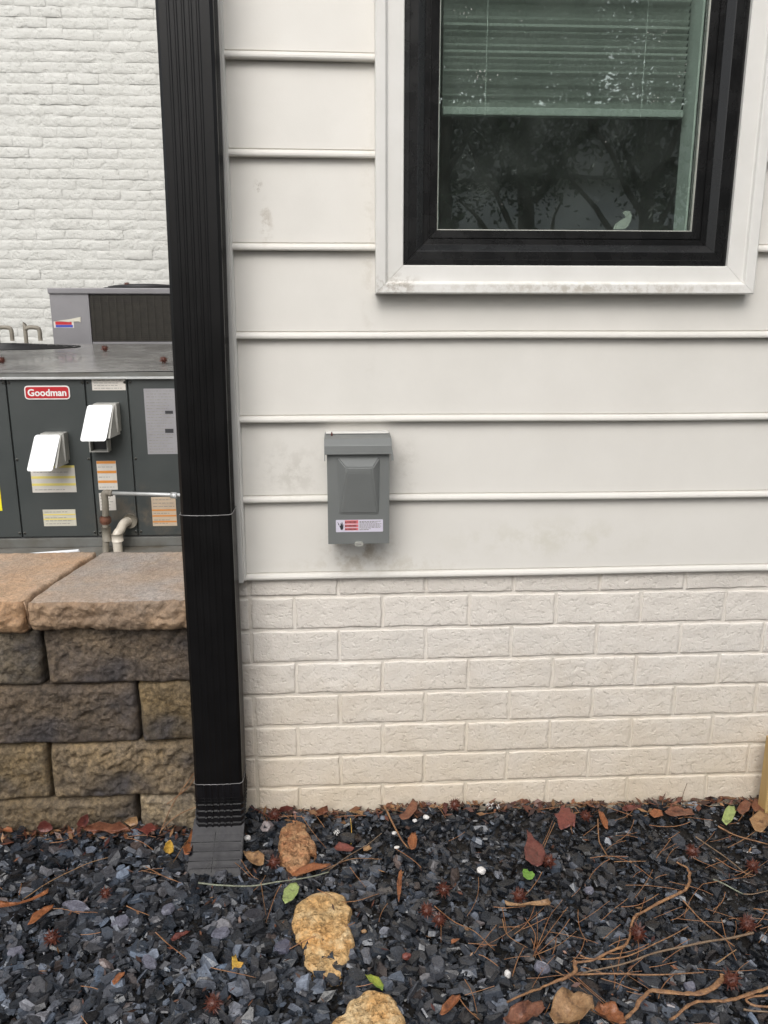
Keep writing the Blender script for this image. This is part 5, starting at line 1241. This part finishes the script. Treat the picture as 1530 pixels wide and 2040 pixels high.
LF([(0.5430, -0.3449), (0.5695, -0.3520), (0.6012, -0.3494), (0.6331, -0.3468), (0.6378, -0.3528), (0.6301, -0.3666), (0.6033, -0.3623), (0.5722, -0.3635), (0.5464, -0.3536)], M['lf_tan'], 'curled orange strip lying under a seed ball', curl=.008, lift=.006)
LF([(0.4224, -0.4334), (0.4348, -0.4289), (0.4402, -0.4318), (0.4291, -0.4414), (0.4212, -0.4423)], M['lf_orange'], 'tiny orange chip below the two touching seed balls', curl=.002)
LF([(-0.1196, -0.3994), (-0.1124, -0.3868), (-0.0928, -0.3773), (-0.0845, -0.3804), (-0.0992, -0.3953), (-0.1122, -0.4075)], M['lf_dark'], 'thin dark leaf edge in the left gravel', curl=.004)
# big curled husks at the bottom right
LF([(0.5590, -0.6383), (0.5779, -0.5988), (0.6061, -0.5770), (0.6293, -0.5751), (0.6500, -0.5901), (0.6449, -0.6179), (0.6270, -0.6420), (0.5904, -0.6498)], M['lf_tan'], 'big crumpled tan husk at the bottom edge', curl=.03, lift=.006, ridge_amp=.012)
LF([(0.6432, -0.6178), (0.6583, -0.5979), (0.6792, -0.6022), (0.6951, -0.6206), (0.6908, -0.6454), (0.6604, -0.6457)], M['lf_orange'], 'crumpled orange husk right of the big tan husk', curl=.02, lift=.004, ridge_amp=.008)
LF([(0.4835, -0.6294), (0.5015, -0.6051), (0.5361, -0.5882), (0.5613, -0.5875), (0.5623, -0.6083), (0.5347, -0.6321), (0.5076, -0.6376)], M['lf_brown'], 'brown ragged husk left of the big tan husk', curl=.02, lift=.003, ridge_amp=.008)

# ------------------------------------------------------------------ stems, vines, needles
def lay(pts, lift=0.004, n=5):
    S_ = spline([(a[0], a[1], 0) for a in pts], n); out = []
    zt = np.array([top(p[0], p[1]) for p in S_])
    for i in range(len(S_)):
        z = max(zt[max(0, i - 2):i + 3].mean(), zt[i] - .003); out.append((S_[i][0], S_[i][1], z + lift))
    return out
def stem(name, pts, r, m, label, lift=.002, cat='twig', group=None, taper=.6, squash=1.0, n=7):
    L = lay(pts, lift + r); k = len(L)
    if r > .003: L = [(x + .0028 * float(vnoise(np.array([[i * .55, 3.3, r * 700]]))[0]), y + .0022 * float(vnoise(np.array([[i * .6, 9.3, r * 700]]))[0]), z) for i, (x, y, z) in enumerate(L)]
    rad = [r * (1 - (1 - taper) * i / (k - 1)) * (1 + (.28 if r > .003 else .1) * float(vnoise(np.array([[i * .8, r * 900, len(pts)]]))[0])) for i in range(k)]
    o = tube(name, L, r, m, None, n, radii=rad, squash=squash); tag(o, label, cat, group); return o
stem('dry_vine', [(0.9518, -0.2332), (0.9648, -0.2505), (0.9642, -0.2700), (0.9464, -0.3037), (0.9204, -0.3267), (0.8618, -0.3532), (0.8142, -0.3820), (0.7917, -0.4015), (0.7684, -0.4441), (0.7554, -0.4614), (0.7212, -0.4758), (0.6814, -0.4945), (0.6475, -0.4963)], .0036, M['vine'], 'long bent light brown vine crossing the right gravel', cat='vine', squash=.6)
stem('dry_vine', [(0.6485, -0.4927), (0.6380, -0.5194), (0.6097, -0.5409), (0.5813, -0.5506), (0.5504, -0.5654), (0.5014, -0.5843)], .0040, M['vine'], 'ragged vine end drooping towards the bottom husks', cat='vine', squash=.6)
stem('dry_twig', [(1.0206, -0.4366), (0.9534, -0.4501), (0.8866, -0.4658), (0.7999, -0.4862), (0.7355, -0.5046), (0.6546, -0.5203)], .0024, M['twig'], 'grey brown straight stem below the seed ball and vine')
stem('dry_twig', [(0.6401, -0.5219), (0.7182, -0.5272), (0.7819, -0.5329), (0.8750, -0.5356)], .0018, M['vine'], 'thin orange stem lying level in the lower right gravel')
stem('bark_strip', [(0.9082, -0.5454), (0.8842, -0.5667), (0.8499, -0.5814), (0.8186, -0.5797), (0.7670, -0.5715), (0.7439, -0.5844), (0.7178, -0.6115), (0.6899, -0.6354)], .0055, M['vine'], 'broad curling tan bark strip at the bottom right', cat='bark strip', squash=.35)
stem('bark_strip', [(0.9854, -0.5688), (0.9465, -0.5811), (0.9029, -0.5950), (0.8826, -0.5993), (0.8371, -0.6001), (0.8032, -0.6161), (0.7733, -0.6349)], .0045, M['vine'], 'tan bark strip entering from the right edge', cat='bark strip', squash=.4)
stem('bark_strip', [(0.9706, -0.5878), (0.9427, -0.5885), (0.9261, -0.5941), (0.9341, -0.6052), (0.9602, -0.6109)], .003, M['vine'], 'curled bark loop at the right edge', cat='bark strip', squash=.5)
stem('dry_twig', [(0.9129, -0.6115), (0.9289, -0.6155), (0.9574, -0.6212)], .002, M['twig'], 'short thin stem at the bottom right corner')
stem('lichen_twig', [(-0.0937, -0.2390), (-0.0451, -0.2447), (0.0192, -0.2497), (0.0825, -0.2421), (0.1464, -0.2297), (0.1841, -0.2155)], .0020, M['lichen'], 'lichen spotted grey twig in front of the elbow mouth')
stem('thin_twig', [(0.1841, -0.2155), (0.2228, -0.1724), (0.2691, -0.1311), (0.3055, -0.0927)], .0012, M['twig'], 'dark thin twig rising right from the lichen twig', lift=.006)
stem('grass_straw', [(-0.4496, -0.2687), (-0.4190, -0.2248), (-0.3801, -0.1822), (-0.3453, -0.1541), (-0.3101, -0.1424)], .0011, M['lf_tan'], 'long pale straw curving through the left gravel')
stem('leaning_twig', [(0.3156, -0.0153), (0.3305, -0.0694), (0.3450, -0.1170), (0.3617, -0.1538)], .0026, M['vine'], 'reddish brown stem leaning from the wall next to the pebbles', lift=.010)
stem('dry_twig', [(0.8265, -0.0665), (0.8051, -0.1415), (0.8029, -0.1631), (0.8043, -0.2153)], .0018, M['vine'], 'thin forked orange stem under the narrow orange leaf')
stem('dry_twig', [(0.8121, -0.2258), (0.8819, -0.2295)], .0010, M['vine'], 'short level brown stem in the middle right gravel')
stem('dry_twig', [(1.0368, -0.1353), (1.0646, -0.1912), (1.0869, -0.2521), (1.0968, -0.2771)], .0016, M['twig'], 'thin stem slanting down to the crossed needles')
stem('dry_twig', [(1.1068, -0.1010), (1.1381, -0.1370), (1.1923, -0.1712)], .0022, M['vine'], 'thicker orange stem under the light brown crumpled leaf')
stem('lichen_twig', [(1.0096, -0.2852), (1.0331, -0.3052), (1.0540, -0.3293)], .0018, M['lichen'], 'green lichen twig near the right edge')
stem('dry_twig', [(1.0540, -0.3293), (1.0743, -0.3319), (1.1106, -0.3247)], .0013, M['twig'], 'stem joined to the green lichen twig')
stem('dry_twig', [(0.9088, -0.5138), (0.9626, -0.4825)], .0014, M['lf_tan'], 'short pale straight stem left of the lowest seed ball')
stem('dry_twig', [(0.9182, -0.3445), (0.9349, -0.4023), (0.9583, -0.4504), (0.9658, -0.4700)], .0016, M['vine'], 'orange stem slanting between vine and large seed ball')
stem('dry_twig', [(0.6621, -0.4788), (0.6829, -0.4897), (0.7516, -0.4861), (0.8337, -0.4502), (0.8990, -0.4140)], .0016, M['vine'], 'thin orange stem beside the long bent vine')
def upright(name, P3, r, m, label, cat='twig'):
    o = tube(name, spline(P3, 5), r, m, None, 6, radii=None); tag(o, label, cat)
a = (-0.2027, 0.0350); b = (-0.1723, 0.0983); c = (-0.1256, 0.1617)
upright('pine_needle', [(a[0], -.1, a[1]), (b[0], -.08, b[1]), (c[0], -.06, c[1])], .0011, M['vine'], 'tall needle leaning from the gravel to the downspout', 'pine needle')
a = (-0.1975, 0.0453); b = (-0.1639, 0.0723); c = (-0.1281, 0.0731)
upright('pine_needle', [(a[0], -.1, a[1]), (b[0], -.09, b[1]), (c[0], -.06, c[1])], .0010, M['vine'], 'lower needle leaning onto the downspout', 'pine needle')
a = (-0.1971, 0.0701); b = (-0.1423, 0.1196); c = (-0.1245, 0.1459)
upright('pine_needle', [(a[0], -.04, a[1]), (b[0], -.05, b[1]), (c[0], -.04, c[1])], .0008, M['needle'], 'short needle caught on the block wall beside the downspout', 'pine needle')
a = (1.0649, -0.0265); b = (1.0598, 0.0204); c = (1.0700, 0.0579)
upright('thin_twig', [(a[0], -.01, a[1]), (b[0], -.004, b[1]), (c[0], 0.0, c[1])], .0007, M['twig'], 'very thin curved stem standing on the brick wall at the right')
a = (0.8135, -0.0080); b = (0.8543, 0.0021); c = (0.8899, 0.0111)
upright('thin_twig', [(a[0], -.03, a[1]), (b[0], -.01, b[1]), (c[0], 0.0, c[1])], .0007, M['needle'], 'thin needle leaning on the brick right of the maple leaf', 'pine needle')
a = (-0.0104, 0.0322); b = (0.0198, 0.0276); c = (0.0498, 0.0279)
upright('thin_twig', [(a[0], .0, a[1]), (b[0], -.02, b[1]), (c[0], -.05, c[1])], .0010, M['lf_dark'], 'dark stalk leaning on the brick beside the downspout')
a = (0.2337, 0.0103); b = (0.2356, -0.0030); c = (0.2337, -0.0034)
upright('yellow_twig', [(a[0], -.03, a[1]), (b[0], -.06, b[1]), (c[0], -.11, c[1])], .0009, M['lf_yellow'], 'yellow stalk hanging from the olive tan leaf')
NE = [([(0.5328, -0.3809), (0.5347, -0.4213), (0.5666, -0.4551)], 'long needle at the left of the needle fan'), ([(0.5732, -0.4765), (0.6033, -0.4249), (0.6300, -0.3792), (0.6687, -0.3312)], 'tallest needle of the fan in the right gravel'),
    ([(0.5771, -0.4681), (0.6131, -0.4254), (0.6711, -0.3603)], 'second needle of the fan in the right gravel'), ([(0.5767, -0.4619), (0.5886, -0.4241), (0.5786, -0.3806)], 'curved needle at the heart of the fan'),
    ([(0.5713, -0.4764), (0.6253, -0.4544), (0.6730, -0.4181)], 'lowest needle of the fan in the right gravel'), ([(0.5396, -0.3461), (0.5361, -0.3947), (0.5341, -0.4239)], 'short needle left of the fan'),
    ([(0.4011, -0.3387), (0.4313, -0.3823), (0.4709, -0.4179), (0.5025, -0.4604)], 'long orange needle bundle below the touching seed balls'), ([(0.4118, -0.3606), (0.4068, -0.4012), (0.4024, -0.4375)], 'needle pointing down from the touching seed balls'),
    ([(0.0400, -0.2446), (0.0502, -0.2982), (0.0592, -0.3418)], 'needle standing left of the pale green leaf'), ([(0.0834, -0.2547), (0.0710, -0.2993), (0.0616, -0.3694)], 'needle slanting left of the pale green leaf'),
    ([(0.1605, -0.2711), (0.1904, -0.2983), (0.2030, -0.3152)], 'needle lying over the top of the big tan rock'), ([(0.2113, -0.3156), (0.2529, -0.3061), (0.2899, -0.2962)], 'orange needle reaching right from the big tan rock'),
    ([(0.1677, -0.2114), (0.2340, -0.1748), (0.3012, -0.1783)], 'needle right of the orange strip'), ([(0.2302, -0.2065), (0.2440, -0.2349), (0.2623, -0.2719)], 'needle above right of the big tan rock'),
    ([(-0.3302, -0.3069), (-0.3025, -0.3155), (-0.2783, -0.3266)], 'short needle under the long pale slate piece'), ([(-0.2290, -0.3008), (-0.2019, -0.3166), (-0.1752, -0.3321)], 'pale needle in the left gravel middle'),
    ([(-0.2253, -0.1872), (-0.1801, -0.2058), (-0.1317, -0.2339)], 'upper needle of the bundle left of the elbow'), ([(-0.2196, -0.1742), (-0.1679, -0.2129), (-0.1293, -0.2356)], 'lower needle of the bundle left of the elbow'),
    ([(-0.1531, -0.3780), (-0.1157, -0.4187), (-0.0782, -0.4576)], 'orange needle in the lower left gravel'), ([(-0.0304, -0.4779), (0.0182, -0.4979), (0.0564, -0.5147)], 'brown needle left of the big rock bottom'),
    ([(-0.1622, -0.1605), (-0.1481, -0.1178), (-0.1326, -0.0768)], 'needle leaning up to the elbow'), ([(-0.4538, -0.0926), (-0.4223, -0.0853), (-0.3976, -0.0553)], 'needle under the blocks at the left'),
    ([(-0.0533, -0.1229), (-0.0228, -0.1679), (0.0163, -0.2227)], 'needle lying over the elbow mouth'), ([(-0.0126, -0.1599), (0.0151, -0.2114), (0.0331, -0.2284)], 'needle beside the curled tan leaf'),
    ([(0.6665, -0.1700), (0.6997, -0.1080), (0.7215, -0.0707)], 'left needle of the pair under the maple leaf'), ([(0.6668, -0.1594), (0.6924, -0.1133), (0.7170, -0.0646)], 'right needle of the pair under the maple leaf'),
    ([(0.9811, -0.2994), (1.0297, -0.2894), (1.1023, -0.2773)], 'needle pointing left from the crossed needles'), ([(1.0471, -0.2163), (1.0704, -0.2512), (1.1093, -0.2745)], 'needle slanting into the crossed needles'),
    ([(1.0805, -0.2762), (1.1145, -0.2535), (1.1649, -0.2226)], 'needle rising to the right edge'), ([(0.9966, -0.2136), (1.0149, -0.2366), (1.0314, -0.2573)], 'needle left of the crossed needles'),
    ([(1.0530, -0.3735), (1.0816, -0.3793)], 'short needle above the large dark seed ball'), ([(0.6239, -0.5128), (0.6463, -0.5484), (0.6891, -0.6253)], 'long needle crossing the bottom husks'),
    ([(0.6038, -0.5176), (0.6297, -0.5419), (0.6487, -0.5707)], 'needle above the bottom husks'), ([(0.5228, -0.5248), (0.5408, -0.4846), (0.5589, -0.4547)], 'needle at the left of the lower right litter'),
    ([(0.6421, -0.5312), (0.6593, -0.5658), (0.6775, -0.5937)], 'second needle above the bottom husks'), ([(0.6462, -0.4841), (0.7018, -0.4907), (0.7619, -0.4842)], 'needle lying along the vine fork'),
    ([(1.0957, -0.1750), (1.1597, -0.1418), (1.2313, -0.0978)], 'needle rising to the light brown leaf'), ([(0.1155, -0.0287), (0.1413, -0.0783), (0.1774, -0.1351)], 'long needle crossing the rusty rock'),
    ([(0.4347, -0.5259), (0.4431, -0.5597), (0.4450, -0.6021)], 'needle right of the lowest tan rock'), ([(0.4192, -0.5692), (0.4293, -0.5909), (0.4468, -0.6174)], 'needle right of the bottom orange strip')]
for i, (pts, lab) in enumerate(NE):
    stem('pine_needle', pts, .0009 if i % 3 else .0012, M['needle'] if i % 4 else M['vine'], lab, .003, 'pine needle', 'pine needles fallen on the gravel', .5, n=5)
# white pebbles and scraps
def pebble(c, r, m, lab, cat='pebble', flat=.7):
    bm = bmesh.new(); bmesh.ops.create_icosphere(bm, subdivisions=3, radius=1); x, y = c
    for v in bm.verts:
        k = 1 + .22 * float(vnoise(np.array([[v.co.x * 1.5 + x * 50, v.co.y * 1.5, v.co.z * 1.5]]))[0]); v.co = Vector((x + v.co.x * r * k, y + v.co.y * r * k * .8, top(x, y) + r * .45 + v.co.z * r * k * flat))
    o = obj('pebble', bm_mesh(bm), m, None, smooth=True); tag(o, lab, cat)
pebble((0.4139, -0.0485), .0075, M['white_bit'], 'right of two round white pebbles by the wall'); pebble((0.3864, -0.0588), .0055, M['white_bit'], 'left of two round white pebbles by the wall')
pebble((0.5153, -0.2348), .010, M['white_bit'], 'cream white stone chip alone in the middle gravel'); pebble((0.3327, -0.4710), .009, M['lf_red'], 'pink pebble right of the big tan rock')
pebble((0.2555, -0.3958), .0055, M['lf_tan'], 'small ochre pebble touching the big tan rock'); pebble((-0.0053, -0.0947), .009, M['white_bit'], 'white flower scrap above the curled tan leaf', 'flower scrap')
pebble((0.5143, -0.5209), .0060, M['white_bit'], 'small white chip at the left of the lower right gravel', flat=1.3); pebble((0.3348, -0.0942), .006, M['white_bit'], 'small white chip left of the orange leaf stub')
pebble((0.3374, -0.1419), .0065, M['white_bit'], 'flat white chip below the small one', flat=.4)
def florets(c, label, n=16, sp=.010):
    bm = bmesh.new(); x, y = c; r_ = random.Random(int(x * 5000))
    for k in range(n):
        a = r_.uniform(0, 2 * PI); d = sp * math.sqrt(r_.random()); px, py = x + d * math.cos(a), y + d * math.sin(a) * .8
        mt = Matrix.Translation((px, py, top(px, py) + .003 + r_.random() * .004)) @ Matrix.Rotation(r_.random() * 6, 4, Vector((r_.random(), r_.random(), r_.random())).normalized()) @ Matrix.Diagonal((1, .5, .3, 1))
        bmesh.ops.create_icosphere(bm, subdivisions=1, radius=.0028, matrix=mt)
    o = obj('flower_scrap', bm_mesh(bm), M['white_bit'], None); tag(o, label, 'flower scrap')
florets((0.2000, -0.0833), 'white crumpled blossom right of the rusty rock'); florets((0.5800, -0.0171), 'white scattered petals against the wall foot', 22, .017); florets((1.1329, -0.1948), 'faint white petal scraps at the right', 3, .006)

# tiny leaf crumbs all over the bed, and a denser line of brown litter along the wall foot
def crumbs(n, seed, xy, size, cols, name, label):
    r_ = np.random.default_rng(seed); X, Y = xy(r_, n)
    a = r_.uniform(0, 2 * PI, n); L = size * r_.uniform(.4, 1.5, n); Wd = L * r_.uniform(.12, .5, n)
    zt = np.array([top(x, y) for x, y in zip(X, Y)]) + r_.uniform(-.004, .004, n)
    d = np.stack([np.cos(a), np.sin(a)], 1); p = np.stack([-np.sin(a), np.cos(a)], 1); t = r_.normal(0, .35, n); b = r_.normal(0, .5, n)
    V = []
    for sa, sb in ((-1, 0), (0, -1), (1, 0), (0, 1)):
        V.append(np.stack([X + d[:, 0] * L * sa + p[:, 0] * Wd * sb, Y + d[:, 1] * L * sa + p[:, 1] * Wd * sb, zt + L * sa * t + Wd * sb * b + .001], 1))
    V = np.stack(V, 1); V[:, :, 1] = np.minimum(V[:, :, 1], YB - .001)
    up_ = V.copy(); up_[:, :, 2] += .0007; A_ = np.concatenate([V, up_], 1).reshape(-1, 3)
    base = np.array([[0, 3, 2, 1], [4, 5, 6, 7], [0, 1, 5, 4], [1, 2, 6, 5], [2, 3, 7, 6], [3, 0, 4, 7]])
    F = (base[None] + (np.arange(n) * 8)[:, None, None]).reshape(-1, 4)
    me = quads(A_, F); c = np.array(cols)[r_.integers(len(cols), size=n)] * r_.uniform(.6, 1.2, (n, 1)); tint(me, np.repeat(c, 8, 0))
    o = obj(name, me, M['crumb'], None); tag(o, label, 'leaf litter', kind='stuff')
def needle_litter():
    r_ = random.Random(44); V = []; F = []
    def put(n, fx, fy, L0, L1):
        for _ in range(n):
            x, y = fx(), fy(); a = r_.gauss(0.5, .7); L = r_.uniform(L0, L1); bend = r_.uniform(-.35, .35); pts = []
            for k in range(6):
                t = k / 5; aa = a + bend * t; px, py = x + L * t * math.cos(aa), min(y + L * t * math.sin(aa), -.004); pts.append((px, py, 0))
            zs = [top(p[0], p[1]) for p in pts]; zl = [(zs[0] + (zs[-1] - zs[0]) * k / 5) * .5 + zs[k] * .5 + .002 for k in range(6)]
            v, f = tube_data([(p[0], p[1], zz_) for p, zz_ in zip(pts, zl)], .0007, 4, radii=[r_.uniform(.0005, .0009)] * 6)
            o_ = len(V); V.extend(v); F.extend([tuple(i + o_ for i in ff) for ff in f])
    put(70, lambda: r_.uniform(.45, 1.3), lambda: r_.gauss(-.47, .09), .04, .13)
    put(45, lambda: r_.uniform(.75, 1.4), lambda: r_.uniform(-.3, -.01), .03, .11)
    put(70, lambda: r_.uniform(-1.0, 1.6), lambda: r_.uniform(-.75, -.03), .02, .08)
    put(50, lambda: r_.uniform(0.0, 1.5), lambda: r_.uniform(-.03, -.005), .02, .07)
    o = obj('needle_litter', pydata(V, F), M['needle'], None); tag(o, 'loose brown pine needles tangled over the gravel', 'needle litter', kind='stuff')
needle_litter()
M['crumb'] = mat('leaf_crumb', (1, 1, 1), (.8, .8, .8), 50, 0.4, attr='tint')
BR = [(.14, .05, .03), (.20, .08, .04), (.08, .025, .02), (.10, .055, .04), (.28, .15, .07), (.06, .03, .022)]
crumbs(700, 31, lambda r, n: (r.uniform(-1.2, 2.1, n), r.uniform(-1.2, 0.0, n)), .006, BR, 'leaf_crumbs', 'tiny brown leaf crumbs scattered over the slate')
crumbs(620, 32, lambda r, n: (r.uniform(0.0, 2.1, n), np.clip(-np.abs(r.normal(0, .022, n)) + .008, -.2, .01)), .011, BR, 'wall_foot_litter', 'brown leaf litter gathered along the brick wall foot')
crumbs(380, 33, lambda r, n: (r.uniform(-1.2, -.13, n), YR - .012 - np.abs(r.normal(0, .020, n))), .010, BR, 'wall_foot_litter', 'dark leaf litter gathered along the block wall foot')
